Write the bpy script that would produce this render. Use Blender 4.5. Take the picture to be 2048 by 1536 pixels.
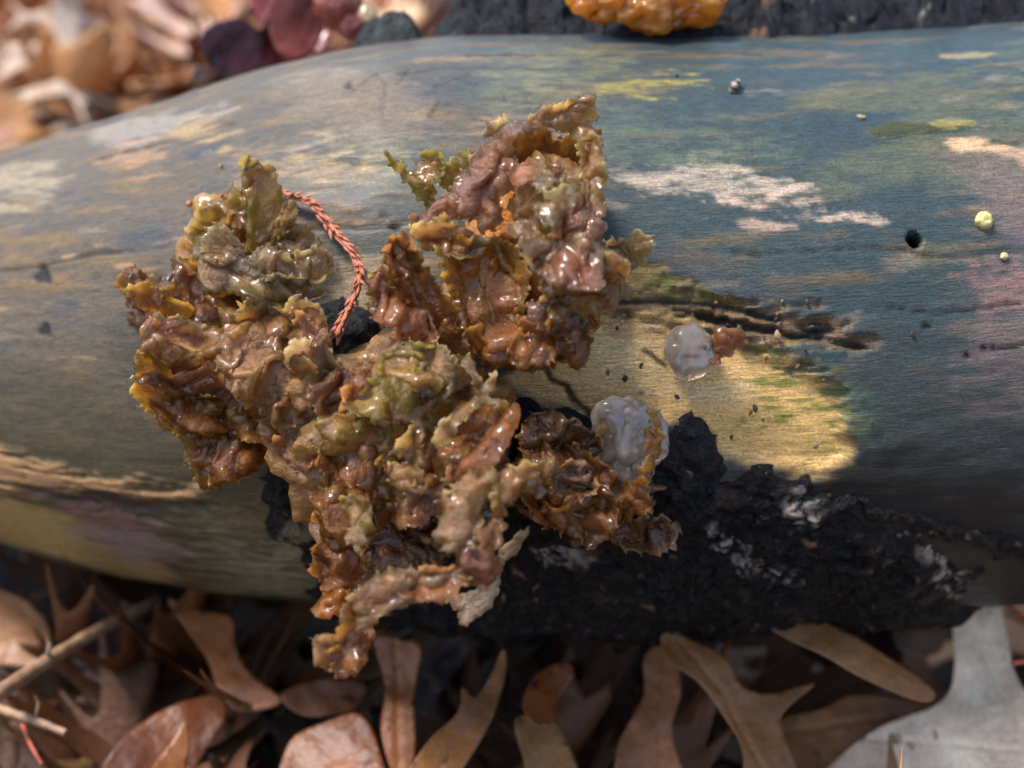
import bpy, bmesh, math, random
import numpy as np
from mathutils import Vector, Matrix
from mathutils.geometry import delaunay_2d_cdt

for o in list(bpy.data.objects):
    bpy.data.objects.remove(o)
random.seed(7)
RNG = np.random.default_rng(7)
SC = bpy.context.scene
COL = SC.collection

# ------------------------------------------------------------------ camera (metres)
CAM_H, PITCH, HFOV = 0.18, math.radians(33.0), math.radians(40.0)
cam_d = bpy.data.cameras.new('camera')
cam = bpy.data.objects.new('camera', cam_d)
COL.objects.link(cam)
cam.location = (0, 0, CAM_H)
cam.rotation_euler = (math.pi / 2 - PITCH, 0, 0)
cam_d.sensor_width = 36
cam_d.angle = HFOV
cam_d.clip_start = 0.005
cam_d.clip_end = 200
cam_d.dof.use_dof = True
cam_d.dof.focus_distance = 0.178
cam_d.dof.aperture_fstop = 15.0
SC.camera = cam
# ------------------------------------------------------------------ sky, sun, exposure
SUN_EL, SUN_AZ = math.radians(64), math.radians(-80)      # azimuth from +Y (away from the viewer), negative = to the left
w = bpy.data.worlds.new('World'); SC.world = w; w.use_nodes = True
nt = w.node_tree
sky = nt.nodes.new('ShaderNodeTexSky'); sky.sky_type = 'NISHITA'; sky.sun_disc = False
sky.sun_elevation = SUN_EL; sky.sun_rotation = SUN_AZ
sky.air_density = 1.0; sky.dust_density = 2.0; sky.ozone_density = 1.2
bg = nt.nodes['Background']; bg.inputs['Strength'].default_value = 0.085
nt.links.new(sky.outputs[0], bg.inputs[0])
sl = bpy.data.lights.new('sun', 'SUN'); sl.energy = 1.5; sl.angle = math.radians(13); sl.color = (1.0, 0.97, 0.945)
so = bpy.data.objects.new('sun', sl); COL.objects.link(so)
sd = Vector((math.sin(SUN_AZ) * math.cos(SUN_EL), math.cos(SUN_AZ) * math.cos(SUN_EL), math.sin(SUN_EL)))
so.rotation_euler = (-sd).to_track_quat('-Z', 'Y').to_euler()
SC.view_settings.view_transform = 'Standard'; SC.view_settings.look = 'None'
SC.view_settings.exposure = 2.1; SC.view_settings.gamma = 1; SC.view_settings.use_curve_mapping = False
SC.render.engine = 'CYCLES'
SC.cycles.use_denoising = True
SC.cycles.max_bounces = 7
SC.cycles.transparent_max_bounces = 6
SC.cycles.caustics_reflective = False; SC.cycles.caustics_refractive = False

# ------------------------------------------------------------------ pixel -> space helpers (2048 x 1536 photograph)
F = 1024 / math.tan(HFOV / 2)
CAMP = np.array((0, 0, CAM_H))
RX = np.array((1.0, 0, 0))
UP = np.array((0, math.sin(PITCH), math.cos(PITCH)))
FW = np.array((0, math.cos(PITCH), -math.sin(PITCH)))
def ray(px, py):
    return FW + RX * ((px - 1024) / F) - UP * ((py - 768) / F)
def at(px, py, depth):
    return CAMP + ray(px, py) * depth
def on_plane(px, py, p0, n):
    r = ray(px, py)
    t = np.dot(np.asarray(p0) - CAMP, n) / np.dot(r, n)
    return CAMP + r * t
def on_ground(px, py, z=0.0):
    return on_plane(px, py, (0, 0, z), np.array((0, 0, 1.0)))
def project(P):
    d = P - CAMP
    z = d @ FW
    return 1024 + F * (d @ RX) / z, 768 - F * (d @ UP) / z, z

# ------------------------------------------------------------------ numpy noise
_perm = np.random.default_rng(3).permutation(256); _perm = np.concatenate([_perm, _perm, _perm])
_g = np.random.default_rng(5).normal(size=(256, 3)); _g /= np.linalg.norm(_g, axis=1)[:, None]
def noise3(P):
    P = np.asarray(P, float)
    i = np.floor(P).astype(int); f = P - i; i &= 255
    u = f * f * f * (f * (f * 6 - 15) + 10)
    r = 0
    for dx in (0, 1):
        wx = u[:, 0] if dx else 1 - u[:, 0]
        for dy in (0, 1):
            wy = u[:, 1] if dy else 1 - u[:, 1]
            for dz in (0, 1):
                wz = u[:, 2] if dz else 1 - u[:, 2]
                h = _perm[_perm[_perm[(i[:, 0] + dx) & 255] + ((i[:, 1] + dy) & 255)] + ((i[:, 2] + dz) & 255)]
                g = _g[h]
                r = r + wx * wy * wz * (g[:, 0] * (f[:, 0] - dx) + g[:, 1] * (f[:, 1] - dy) + g[:, 2] * (f[:, 2] - dz))
    return r * 1.6
def n2(x, y, s=0.0):
    return noise3(np.stack([x, y, np.full_like(x, s * 7.31 + 0.5)], 1))
def fbm2(x, y, s=0.0, o=4, g=0.5):
    r = 0; a = 1; t = 0
    for k in range(o):
        r = r + a * n2(x * 2 ** k, y * 2 ** k, s + k * 3.7); t += a; a *= g
    return r / t
def sstep(a, b, x):
    t = np.clip((x - a) / (b - a), 0, 1)
    return t * t * (3 - 2 * t)
def inside(x, y, poly):
    p = np.asarray(poly); q = np.roll(p, -1, 0)
    c = np.zeros(len(x), bool)
    for (x0, y0), (x1, y1) in zip(p, q):
        if y0 == y1: continue
        m = ((y0 > y) != (y1 > y)) & (x < (x1 - x0) * (y - y0) / (y1 - y0) + x0)
        c ^= m
    return c
def segdist(x, y, poly, closed=True):
    p = np.asarray(poly, float); q = np.roll(p, -1, 0)
    if not closed: p, q = p[:-1], q[:-1]
    d = np.full(len(x), 1e9)
    for (x0, y0), (x1, y1) in zip(p, q):
        ex, ey = x1 - x0, y1 - y0
        L = ex * ex + ey * ey + 1e-18
        t = np.clip(((x - x0) * ex + (y - y0) * ey) / L, 0, 1)
        d = np.minimum(d, (x - x0 - t * ex) ** 2 + (y - y0 - t * ey) ** 2)
    return np.sqrt(d)
def sdist(x, y, poly):
    d = segdist(x, y, poly)
    return np.where(inside(x, y, poly), d, -d)
def catmull(pts, n, closed=True):
    p = np.asarray(pts, float); N = len(p); out = []
    rng = range(N) if closed else range(N - 1)
    for i in rng:
        if closed: a, b, c, d = p[i - 1], p[i], p[(i + 1) % N], p[(i + 2) % N]
        else: a, b, c, d = p[max(i - 1, 0)], p[i], p[i + 1], p[min(i + 2, N - 1)]
        for t in np.linspace(0, 1, n, endpoint=False):
            out.append(0.5 * ((2 * b) + (c - a) * t + (2 * a - 5 * b + 4 * c - d) * t * t + (3 * b - a - 3 * c + d) * t ** 3))
    if not closed: out.append(p[-1])
    return np.array(out)
def resample(poly, step, closed=True):
    p = np.asarray(poly, float)
    if closed: p = np.vstack([p, p[:1]])
    L = np.concatenate([[0], np.cumsum(np.linalg.norm(np.diff(p, axis=0), axis=1))])
    n = max(4, int(L[-1] / step))
    t = np.linspace(0, L[-1], n, endpoint=not closed)
    return np.stack([np.interp(t, L, p[:, k]) for k in range(p.shape[1])], 1)

# ------------------------------------------------------------------ object helpers
def link(name, me, mat=None, parent=None, smooth=True):
    o = bpy.data.objects.new(name, me); COL.objects.link(o)
    if mat and not me.materials: me.materials.append(mat)
    if smooth and len(me.polygons): me.polygons.foreach_set('use_smooth', np.ones(len(me.polygons), bool))
    if parent is not None: o.parent = parent
    return o
def mesh_np(name, V, T, attrs=None):
    me = bpy.data.meshes.new(name)
    V = np.asarray(V, np.float32); T = np.asarray(T, np.int32); k = T.shape[1]
    me.vertices.add(len(V)); me.vertices.foreach_set('co', V.ravel())
    me.loops.add(T.size); me.loops.foreach_set('vertex_index', T.ravel())
    me.polygons.add(len(T)); me.polygons.foreach_set('loop_start', np.arange(0, T.size, k, dtype=np.int32))
    me.polygons.foreach_set('loop_total', np.full(len(T), k, np.int32))
    me.update(calc_edges=True); me.validate()
    for nm, A in (attrs or {}).items():
        A = np.asarray(A, np.float32)
        if A.ndim == 1:
            a = me.attributes.new(nm, 'FLOAT', 'POINT'); a.data.foreach_set('value', A)
        elif nm == 'Col':
            a = me.attributes.new(nm, 'FLOAT_COLOR', 'POINT')
            a.data.foreach_set('color', np.concatenate([A, np.ones((len(A), 1), np.float32)], 1).ravel())
        else:
            a = me.attributes.new(nm, 'FLOAT_VECTOR', 'POINT'); a.data.foreach_set('vector', A.ravel())
    return me
def tag(o, label, cat, group=None, kind=None):
    if label: o['label'] = label
    if cat: o['category'] = cat
    if group: o['group'] = group
    if kind: o['kind'] = kind
    return o
def empty(name, loc, label, cat, group=None):
    o = bpy.data.objects.new(name, None); o.empty_display_size = 0.005
    COL.objects.link(o); o.location = loc
    return tag(o, label, cat, group)
def keep_world(o, parent):
    o.parent = parent
    o.matrix_parent_inverse = Matrix.Translation(parent.location).inverted()
    return o
def fill_poly(outline, step, jitter=0.35, rng=RNG):
    """triangulate a closed 2-D outline with an even spread of inner points; returns pts, tris, mask of rim points, ordered rim"""
    mn, mx = outline.min(0), outline.max(0)
    xs = np.arange(mn[0], mx[0], step); ys = np.arange(mn[1], mx[1], step * 0.866)
    X, Y = np.meshgrid(xs, ys); X = X + (np.arange(len(ys)) % 2)[:, None] * step * 0.5
    P = np.stack([X.ravel(), Y.ravel()], 1) + rng.uniform(-jitter, jitter, (X.size, 2)) * step
    P = P[inside(P[:, 0], P[:, 1], outline)]
    if len(P): P = P[segdist(P[:, 0], P[:, 1], outline) > step * 0.55]
    allp = np.vstack([outline, P]); n = len(outline)
    r = delaunay_2d_cdt([Vector(p) for p in allp], [(i, (i + 1) % n) for i in range(n)], [], 1, 1e-7)
    V = np.array([(v[0], v[1]) for v in r[0]])
    T = np.array([f for f in r[2] if len(f) == 3], int)
    ar = (V[T[:, 1], 0] - V[T[:, 0], 0]) * (V[T[:, 2], 1] - V[T[:, 0], 1]) - (V[T[:, 1], 1] - V[T[:, 0], 1]) * (V[T[:, 2], 0] - V[T[:, 0], 0])
    T = np.where((ar < 0)[:, None], T[:, ::-1], T)
    # rim edges = edges used once, oriented
    e = np.vstack([T[:, [0, 1]], T[:, [1, 2]], T[:, [2, 0]]])
    key = np.sort(e, 1); _, inv, cnt = np.unique(key, axis=0, return_inverse=True, return_counts=True)
    rim = e[cnt[inv.ravel()] == 1]
    return V, T, rim
def vnormals(V, T):
    a, b, c = V[T[:, 0]], V[T[:, 1]], V[T[:, 2]]
    fn = np.cross(b - a, c - a)
    N = np.zeros_like(V)
    for k in range(3): np.add.at(N, T[:, k], fn)
    return N / (np.linalg.norm(N, axis=1)[:, None] + 1e-20)
def shell(mid, T, rim, tf, tb):
    """closed thick sheet: front offset tf, back offset tb along the normals"""
    N = vnormals(mid, T); n = len(mid)
    V = np.vstack([mid + N * tf[:, None], mid - N * tb[:, None]])
    R = np.vstack([np.stack([rim[:, 1], rim[:, 0], rim[:, 0] + n], 1), np.stack([rim[:, 1], rim[:, 0] + n, rim[:, 1] + n], 1)])
    return V, np.vstack([T, T[:, ::-1] + n, R])

# ------------------------------------------------------------------ materials
def new_mat(name):
    m = bpy.data.materials.new(name); m.use_nodes = True
    return m, m.node_tree, m.node_tree.nodes['Principled BSDF']
def node(t, kind, **kw):
    n = t.nodes.new(kind)
    for k, v in kw.items():
        if k in n.inputs: n.inputs[k].default_value = v
        else: setattr(n, k, v)
    return n
def mix_rgb(t, mode, fac, a, b):
    n = t.nodes.new('ShaderNodeMix'); n.data_type = 'RGBA'; n.blend_type = mode
    for s, v in ((n.inputs[0], fac), (n.inputs[6], a), (n.inputs[7], b)):
        if isinstance(v, bpy.types.NodeSocket): t.links.new(v, s)
        else: s.default_value = v if not isinstance(v, tuple) or len(v) == 4 else (*v, 1)
    return n.outputs[2]
def ramp(t, src, p0, p1, c0=(0, 0, 0, 1), c1=(1, 1, 1, 1)):
    n = t.nodes.new('ShaderNodeValToRGB'); t.links.new(src, n.inputs[0])
    n.color_ramp.elements[0].position = p0; n.color_ramp.elements[1].position = p1
    n.color_ramp.elements[0].color = c0; n.color_ramp.elements[1].color = c1
    return n.outputs[0]
def mapped_noise(t, vec, scale_xyz, scale, detail=4, rough=0.55):
    mp = t.nodes.new('ShaderNodeMapping'); mp.inputs['Scale'].default_value = scale_xyz
    t.links.new(vec, mp.inputs['Vector'])
    n = node(t, 'ShaderNodeTexNoise', Scale=scale, Detail=detail, Roughness=rough)
    t.links.new(mp.outputs[0], n.inputs['Vector'])
    return n.outputs['Fac']
def bumps(t, bs, layers):
    """layers: (height socket, strength, distance)"""
    prev = None
    for h, s, d in layers:
        b = node(t, 'ShaderNodeBump', Strength=s, Distance=d)
        t.links.new(h, b.inputs['Height'])
        if prev: t.links.new(prev, b.inputs['Normal'])
        prev = b.outputs[0]
    t.links.new(prev, bs.inputs['Normal'])

def mat_wood():
    m, t, b = new_mat('weathered_wood')
    col = node(t, 'ShaderNodeAttribute', attribute_name='Col'); ab = node(t, 'ShaderNodeAttribute', attribute_name='ab')
    wet = node(t, 'ShaderNodeAttribute', attribute_name='wet')
    v = ab.outputs['Vector']
    fib = mapped_noise(t, v, (1.0, 7.0, 1.0), 5.0, 4, 0.65)
    fib2 = mapped_noise(t, v, (3.0, 9.0, 1.0), 11.0, 3, 0.7)
    grain = mapped_noise(t, v, (1.0, 2.2, 1.0), 26.0, 3, 0.7)
    k1 = ramp(t, fib, 0.30, 0.72, (0.5, 0.51, 0.53, 1), (1.5, 1.46, 1.38, 1))
    k2 = ramp(t, fib2, 0.3, 0.7, (0.74, 0.74, 0.76, 1), (1.26, 1.25, 1.2, 1))
    k3 = ramp(t, grain, 0.28, 0.72, (0.42, 0.43, 0.45, 1), (1.65, 1.62, 1.55, 1))
    c = mix_rgb(t, 'MULTIPLY', 1.0, col.outputs['Color'], k1)
    c = mix_rgb(t, 'MULTIPLY', 1.0, c, k2); c = mix_rgb(t, 'MULTIPLY', 0.95, c, k3)
    ck = mapped_noise(t, v, (0.6, 9.0, 1.0), 3.0, 4, 0.7)
    c = mix_rgb(t, 'MULTIPLY', 0.85, c, ramp(t, ck, 0.62, 0.72, (1, 1, 1, 1), (0.4, 0.37, 0.35, 1)))
    t.links.new(c, b.inputs['Base Color'])
    rr = node(t, 'ShaderNodeMapRange'); rr.inputs['To Min'].default_value = 0.42; rr.inputs['To Max'].default_value = 0.18
    t.links.new(wet.outputs['Fac'], rr.inputs['Value']); t.links.new(rr.outputs[0], b.inputs['Roughness'])
    b.inputs['Specular IOR Level'].default_value = 0.3
    b.inputs['Coat Weight'].default_value = 0.10; b.inputs['Coat Roughness'].default_value = 0.34
    bumps(t, b, [(fib, 0.5, 0.0009), (fib2, 0.45, 0.0005), (grain, 0.5, 0.00035)])
    return m
def mat_crust(name, wet=0.3):
    m, t, b = new_mat(name)
    col = node(t, 'ShaderNodeAttribute', attribute_name='Col')
    tc = node(t, 'ShaderNodeTexCoord')
    n1 = mapped_noise(t, tc.outputs['Object'], (1, 1, 1), 900, 5, 0.7)
    n2_ = mapped_noise(t, tc.outputs['Object'], (1, 1, 1), 2600, 3, 0.6)
    k = ramp(t, n1, 0.3, 0.75, (0.5, 0.5, 0.5, 1), (1.5, 1.5, 1.5, 1))
    t.links.new(mix_rgb(t, 'MULTIPLY', 1.0, col.outputs['Color'], k), b.inputs['Base Color'])
    rg = ramp(t, n1, 0.35, 0.65, (0.85,) * 3 + (1,), (0.34 - wet * 0.6,) * 3 + (1,))
    t.links.new(rg, b.inputs['Roughness']); b.inputs['Specular IOR Level'].default_value = 0.28
    bumps(t, b, [(n1, 1.0, 0.0016), (n2_, 0.9, 0.0006)])
    return m
def mat_jelly(name, rough=0.16, trans=0.45, lucent=0.5, coat=1.0, bump=1.0, clear=False):
    m, t, b = new_mat(name)
    col = node(t, 'ShaderNodeAttribute', attribute_name='Col')
    thin = node(t, 'ShaderNodeAttribute', attribute_name='thin')
    tc = node(t, 'ShaderNodeTexCoord')
    n1 = mapped_noise(t, tc.outputs['Object'], (1, 1, 1), 520, 3, 0.65)
    n2_ = mapped_noise(t, tc.outputs['Object'], (1, 1, 1), 2300, 3, 0.6)
    k = ramp(t, n1, 0.3, 0.72, (0.55, 0.48, 0.42, 1), (1.3, 1.32, 1.36, 1))
    c = mix_rgb(t, 'MULTIPLY', 0.9 if not clear else 0.2, col.outputs['Color'], k)
    if not clear:
        vo = node(t, 'ShaderNodeTexVoronoi', Scale=300.0); t.links.new(tc.outputs['Object'], vo.inputs['Vector'])
        sp = ramp(t, vo.outputs['Distance'], 0.05, 0.10, (0.12, 0.07, 0.05, 1), (1, 1, 1, 1))
        c = mix_rgb(t, 'MULTIPLY', 0.8, c, sp)
    t.links.new(c, b.inputs['Base Color'])
    t.links.new(ramp(t, n1, 0.35, 0.7, (rough * .5,) * 3 + (1,), (min(1, rough * 2.4),) * 3 + (1,)), b.inputs['Roughness'])
    b.inputs['IOR'].default_value = 1.36
    if clear: b.inputs['Transmission Weight'].default_value = trans
    else:
        mr = node(t, 'ShaderNodeMapRange'); mr.inputs['To Min'].default_value = trans * .5; mr.inputs['To Max'].default_value = min(.92, trans * 2.2)
        t.links.new(thin.outputs['Fac'], mr.inputs['Value']); t.links.new(mr.outputs[0], b.inputs['Transmission Weight'])
    t.links.new(ramp(t, mapped_noise(t, tc.outputs['Object'], (1, 1, 1), 170, 2), 0.38, 0.6, (coat * .45,) * 3 + (1,), (coat,) * 3 + (1,)), b.inputs['Coat Weight']); b.inputs['Coat Roughness'].default_value = 0.03; b.inputs['Coat IOR'].default_value = 1.55
    bumps(t, b, [(n1, 0.85 * bump, 0.0010), (n2_, 0.8 * bump, 0.0004)])
    cb = node(t, 'ShaderNodeBump', Strength=0.22 * bump, Distance=0.0008); t.links.new(n1, cb.inputs['Height']); cb2 = node(t, 'ShaderNodeBump', Strength=0.12 * bump, Distance=0.0003); t.links.new(n2_, cb2.inputs['Height']); t.links.new(cb.outputs[0], cb2.inputs['Normal']); t.links.new(cb2.outputs[0], b.inputs['Coat Normal'])
    tr = node(t, 'ShaderNodeBsdfTranslucent')
    g = node(t, 'ShaderNodeGamma'); g.inputs['Gamma'].default_value = 0.5; t.links.new(c, g.inputs[0])
    hs = node(t, 'ShaderNodeHueSaturation', Saturation=1.22 if not clear else 1.0); t.links.new(g.outputs[0], hs.inputs['Color']); t.links.new(hs.outputs[0], tr.inputs['Color'])
    ms = t.nodes.new('ShaderNodeMixShader'); ms.inputs[0].default_value = lucent
    t.links.new(b.outputs[0], ms.inputs[1]); t.links.new(tr.outputs[0], ms.inputs[2])
    t.links.new(ms.outputs[0], t.nodes['Material Output'].inputs[0])
    return m
def mat_leaf(name, gloss=0.45, trans=0.25):
    m, t, b = new_mat(name)
    col = node(t, 'ShaderNodeAttribute', attribute_name='Col'); oi = node(t, 'ShaderNodeObjectInfo')
    tc = node(t, 'ShaderNodeTexCoord')
    n1 = mapped_noise(t, tc.outputs['Object'], (1, 1, 1), 60, 5, 0.6)
    n2_ = mapped_noise(t, tc.outputs['Object'], (1, 1, 1), 500, 4, 0.6)
    k = ramp(t, n1, 0.3, 0.7, (0.55, 0.5, 0.46, 1), (1.35, 1.35, 1.32, 1))
    c = mix_rgb(t, 'MULTIPLY', 0.9, col.outputs['Color'], k)
    c = mix_rgb(t, 'MULTIPLY', 1.0, c, oi.outputs['Color'])
    ve = node(t, 'ShaderNodeTexVoronoi', feature='DISTANCE_TO_EDGE', Scale=800.0); t.links.new(tc.outputs['Object'], ve.inputs['Vector'])
    c = mix_rgb(t, 'MULTIPLY', 0.4, c, ramp(t, ve.outputs['Distance'], 0.02, 0.09, (0.62, 0.55, 0.5, 1), (1.08, 1.08, 1.08, 1)))
    sp = ramp(t, n2_, 0.30, 0.36, (0.3, 0.22, 0.18, 1), (1, 1, 1, 1))
    c = mix_rgb(t, 'MULTIPLY', 0.7, c, sp)
    t.links.new(c, b.inputs['Base Color']); b.inputs['Roughness'].default_value = gloss
    bumps(t, b, [(n1, 0.4, 0.003), (n2_, 0.35, 0.0005)])
    tr = node(t, 'ShaderNodeBsdfTranslucent'); t.links.new(c, tr.inputs['Color'])
    ms = t.nodes.new('ShaderNodeMixShader'); ms.inputs[0].default_value = trans
    t.links.new(b.outputs[0], ms.inputs[1]); t.links.new(tr.outputs[0], ms.inputs[2])
    t.links.new(ms.outputs[0], t.nodes['Material Output'].inputs[0])
    return m
def mat_soil():
    m, t, b = new_mat('dark_soil')
    tc = node(t, 'ShaderNodeTexCoord')
    n1 = mapped_noise(t, tc.outputs['Object'], (1, 1, 1), 40, 8, 0.7)
    c = ramp(t, n1, 0.35, 0.7, (0.010, 0.007, 0.005, 1), (0.06, 0.038, 0.024, 1))
    t.links.new(c, b.inputs['Base Color']); b.inputs['Roughness'].default_value = 0.8
    bumps(t, b, [(n1, 1.0, 0.01)])
    return m
def mat_plain(name, colour, rough=0.5, scale=300, var=0.4, **kw):
    m, t, b = new_mat(name)
    tc = node(t, 'ShaderNodeTexCoord')
    n1 = mapped_noise(t, tc.outputs['Object'], (1, 1, 1), scale, 4, 0.6)
    k = ramp(t, n1, 0.3, 0.7, (1 - var,) * 3 + (1,), (1 + var,) * 3 + (1,))
    t.links.new(mix_rgb(t, 'MULTIPLY', 1.0, (*colour, 1), k), b.inputs['Base Color'])
    b.inputs['Roughness'].default_value = rough
    for kk, v in kw.items(): b.inputs[kk.replace('_', ' ')].default_value = v
    bumps(t, b, [(n1, 0.4, 0.0005)])
    return m
M_WOOD = mat_wood()
M_CRUST = mat_crust('black_crust', 0.25); M_CRUSTW = mat_crust('wet_black_crust', 0.4)
M_JELLY = mat_jelly('wet_jelly'); M_JDARK = mat_jelly('dark_wet_jelly', 0.16, 0.12, 0.25, 0.9)
M_CLEAR = mat_jelly('clear_jelly', 0.03, 0.80, 0.2, 1.0, 0.12, True)
M_LEAF = mat_leaf('dry_leaf'); M_LEAFG = mat_leaf('glossy_leaf', 0.25, 0.12)
M_SOIL = mat_soil()

# ------------------------------------------------------------------ ground
me = bpy.data.meshes.new('ground')
bm = bmesh.new(); bmesh.ops.create_grid(bm, x_segments=120, y_segments=120, size=60)
for v in bm.verts:      # finer cells near the log
    for k in (0, 1): v.co[k] = math.copysign(abs(v.co[k] / 60) ** 3 * 60, v.co[k])
    v.co.z = -0.034 + 0.006 * math.sin(v.co.x * 37 + math.cos(v.co.y * 23) * 2) * math.exp(-(v.co.x ** 2 + v.co.y ** 2))
bm.to_mesh(me); bm.free()
tag(link('ground', me, M_SOIL), 'dark damp soil beneath the leaf litter', None, None, 'structure')

# ------------------------------------------------------------------ the log: axis, radius and surface function
#        column   top  bottom  axis depth (m)
LOGC = [(-500, 470, 900, .318), (-250, 402, 985, .285), (0, 326, 1062, .262), (300, 234, 1158, .246), (500, 172, 1195, .2405),
        (640, 124, 1208, .238), (760, 92, 1222, .236), (900, 70, 1240, .2345), (1200, 70, 1258, .232), (1500, 70, 1248, .231),
        (1750, 62, 1226, .231), (2048, 44, 1203, .232), (2350, 18, 1186, .235), (2650, -5, 1175, .240)]
LOGC = np.array(LOGC, float)
def _smooth_cols():
    X = np.linspace(-500, 2650, 400)
    cols = [X]
    for k in (1, 2, 3):
        y = np.interp(X, LOGC[:, 0], LOGC[:, k])
        ker = np.exp(-np.linspace(-2.2, 2.2, 31) ** 2); ker /= ker.sum()
        y = np.convolve(np.pad(y, 15, mode='reflect', reflect_type='odd'), ker, mode='valid')
        cols.append(y)
    C, R = [], []
    for x, yt, yb, D in zip(*cols):
        a, b = ray(x, yt), ray(x, yb)
        a /= np.linalg.norm(a); b /= np.linalg.norm(b)
        d = a + b; d /= np.linalg.norm(d)
        dist = D / (d @ FW)
        half = math.acos(np.clip(a @ b, -1, 1)) / 2
        C.append(CAMP + d * dist); R.append(dist * math.sin(half))
    return X, np.array(C), np.array(R)
LX, LC, LR = _smooth_cols()
_tan = np.gradient(LC, axis=0); _tan /= np.linalg.norm(_tan, axis=1)[:, None]
_tc = CAMP - LC
_e1 = _tc - (_tc * _tan).sum(1)[:, None] * _tan; _e1 /= np.linalg.norm(_e1, axis=1)[:, None]      # towards the viewer side
_e2 = np.cross(_tan, _e1); _e2 *= np.sign((_e2 @ UP))[:, None]                                   # up
LA = np.concatenate([[0], np.cumsum(np.linalg.norm(np.diff(LC, axis=0), axis=1))]) * 100           # cm along the log
def lerp_rows(x, A):
    return np.stack([np.interp(x, LX, A[:, k]) for k in range(A.shape[1])], -1)
def log_surface(x, th, h=0.0):
    """x: column of the axis, th: angle (0 faces the viewer, +90 deg up), h: metres above the surface -> position, normal"""
    c, e1, e2 = lerp_rows(x, LC), lerp_rows(x, _e1), lerp_rows(x, _e2)
    r = np.interp(x, LX, LR)
    n = e1 * np.cos(th)[..., None] + e2 * np.sin(th)[..., None]
    return c + n * (r + h)[..., None], n
RM = 0.047
def ab_of(x, th):
    return np.interp(x, LX, LA), th * RM * 100
def x_of_a(a):
    return np.interp(a, LA, LX)
NU, NV1, NV2 = 820, 400, 60
gx = np.linspace(-480, 2600, NU)
gt = np.concatenate([np.linspace(-1.75, 1.75, NV1), np.linspace(1.75, 2 * math.pi - 1.75, NV2 + 2)[1:-1]])
GX, GT = np.meshgrid(gx, gt, indexing='ij')
gxr, gtr = GX.ravel(), GT.ravel()
BP, BN = log_surface(gxr, gtr, np.zeros(gxr.size))
A_, B_ = ab_of(gxr, gtr)
_px, _py, _pz = project(BP)
_front = (BN * (CAMP - BP)).sum(1) > 0
_fi = np.where(_front)[0]
def to_ab(px, py):
    """photograph pixel -> (a, b) on the log's bare surface"""
    k = _fi[np.argmin((_px[_fi] - px) ** 2 + (_py[_fi] - py) ** 2)]
    return A_[k], B_[k]
def log_depth(px, py):
    k = _fi[np.argmin((_px[_fi] - px) ** 2 + (_py[_fi] - py) ** 2)]
    return _pz[k]
def poly_ab(pts):
    out = []
    for p in pts:
        if p[0] == 't': out.append(ab_of(np.array(float(p[1])), np.array(math.radians(p[2]))))
        else: out.append(to_ab(*p))
    return np.array(out, float)

# ---- colours of the wood, patch by patch, in the log's own (a, b) centimetres
a, b = A_, B_
rightness = sstep(x_of_a(a).min(), 1, 0 * a)
xcol = gxr
st1 = fbm2(a * 0.55, b * 2.6, 1, 5, .55); st2 = fbm2(a * 1.1, b * 6.0, 2, 5, .6); st3 = fbm2(a * .35, b * .8, 3, 4)
fin = fbm2(a * 3.5, b * 12, 4, 4, .6)
C = np.zeros((len(a), 3))
left = 1 - sstep(500, 1350, xcol + st3 * 300)
base_r = np.array((0.030, 0.052, 0.056)); base_l = np.array((0.100, 0.078, 0.056))
C[:] = base_r; C += (base_l - base_r) * left[:, None]
def blend(mask, col):
    C[:] = C + (np.asarray(col) - C) * np.clip(mask, 0, 1)[:, None]
blend(sstep(.05, .4, st1 + .3 * st2) * (.5 + .45 * left), (0.17, 0.105, 0.042))                  # ochre streaks
blend(sstep(.1, .45, -st1 + .35 * st2) * .65, (0.022, 0.042, 0.066))                              # blue-grey streaks
blend(sstep(.08, .38, st3 + .4 * st2) * .5 * sstep(-1.5, 2.5, b) * (1 - left), (0.13, 0.13, 0.06))    # olive film on top
blend(sstep(.25, .5, fbm2(a * .8, b * 4, 9, 4) + .2 * fin) * left * .9, (0.36, 0.22, 0.105))
blend(sstep(.3, .5, fbm2(a * .9, b * 3.2, 19, 4) + .2 * fin) * .5, (0.27, 0.21, 0.155))
blend(sstep(.8, -2.4, b + .8 * st3) * left * .85, (0.056, 0.046, 0.016))                                    # darker olive towards the lower flank, left
blend(sstep(.18, .42, fbm2(a * .5, b * 1.6, 29, 4)) * left * .55 * sstep(.5, -1.5, b), (0.05, 0.06, 0.035))
H = 0.05 * fbm2(a * .5, b * .7, 6, 4) + 0.02 * st1 + 0.012 * st2 + 0.006 * fin                               # relief, cm
W = np.full(len(a), .25) + .3 * sstep(0, .4, st3)
def patch(pts, col, soft=.12, amt=1.0, warp=.25, fibre=.0, dh=0.0, wet=None, thr=0.0, warp_s=1.0):
    P = poly_ab(pts)
    mn, mx = P.min(0) - 1, P.max(0) + 1
    k = np.where((a > mn[0]) & (a < mx[0]) & (b > mn[1]) & (b < mx[1]))[0]
    if not len(k): return
    d = sdist(a[k], b[k], catmull(P, 6))
    d = d + warp * (1.3 * fbm2(a[k] * 1.3 * warp_s, b[k] * 4 * warp_s, len(k) % 97, 4) + .9 * fin[k] + .5 * st2[k])
    m = sstep(-soft, soft, d - thr) * amt
    if fibre: m = m * sstep(-fibre, fibre, st2[k] + .9 * fin[k] + .02)
    C[k] += (np.asarray(col) - C[k]) * np.clip(m, 0, 1)[:, None]
    H[k] += dh * m
    if wet is not None: W[k] += (wet - W[k]) * m
TAN = (0.80, 0.48, 0.175)
patch([(1760, 700), (2100, 740), (2100, 1100), (1700, 1000)], (0.035, 0.042, 0.04), .8, .7, .7)
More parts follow.
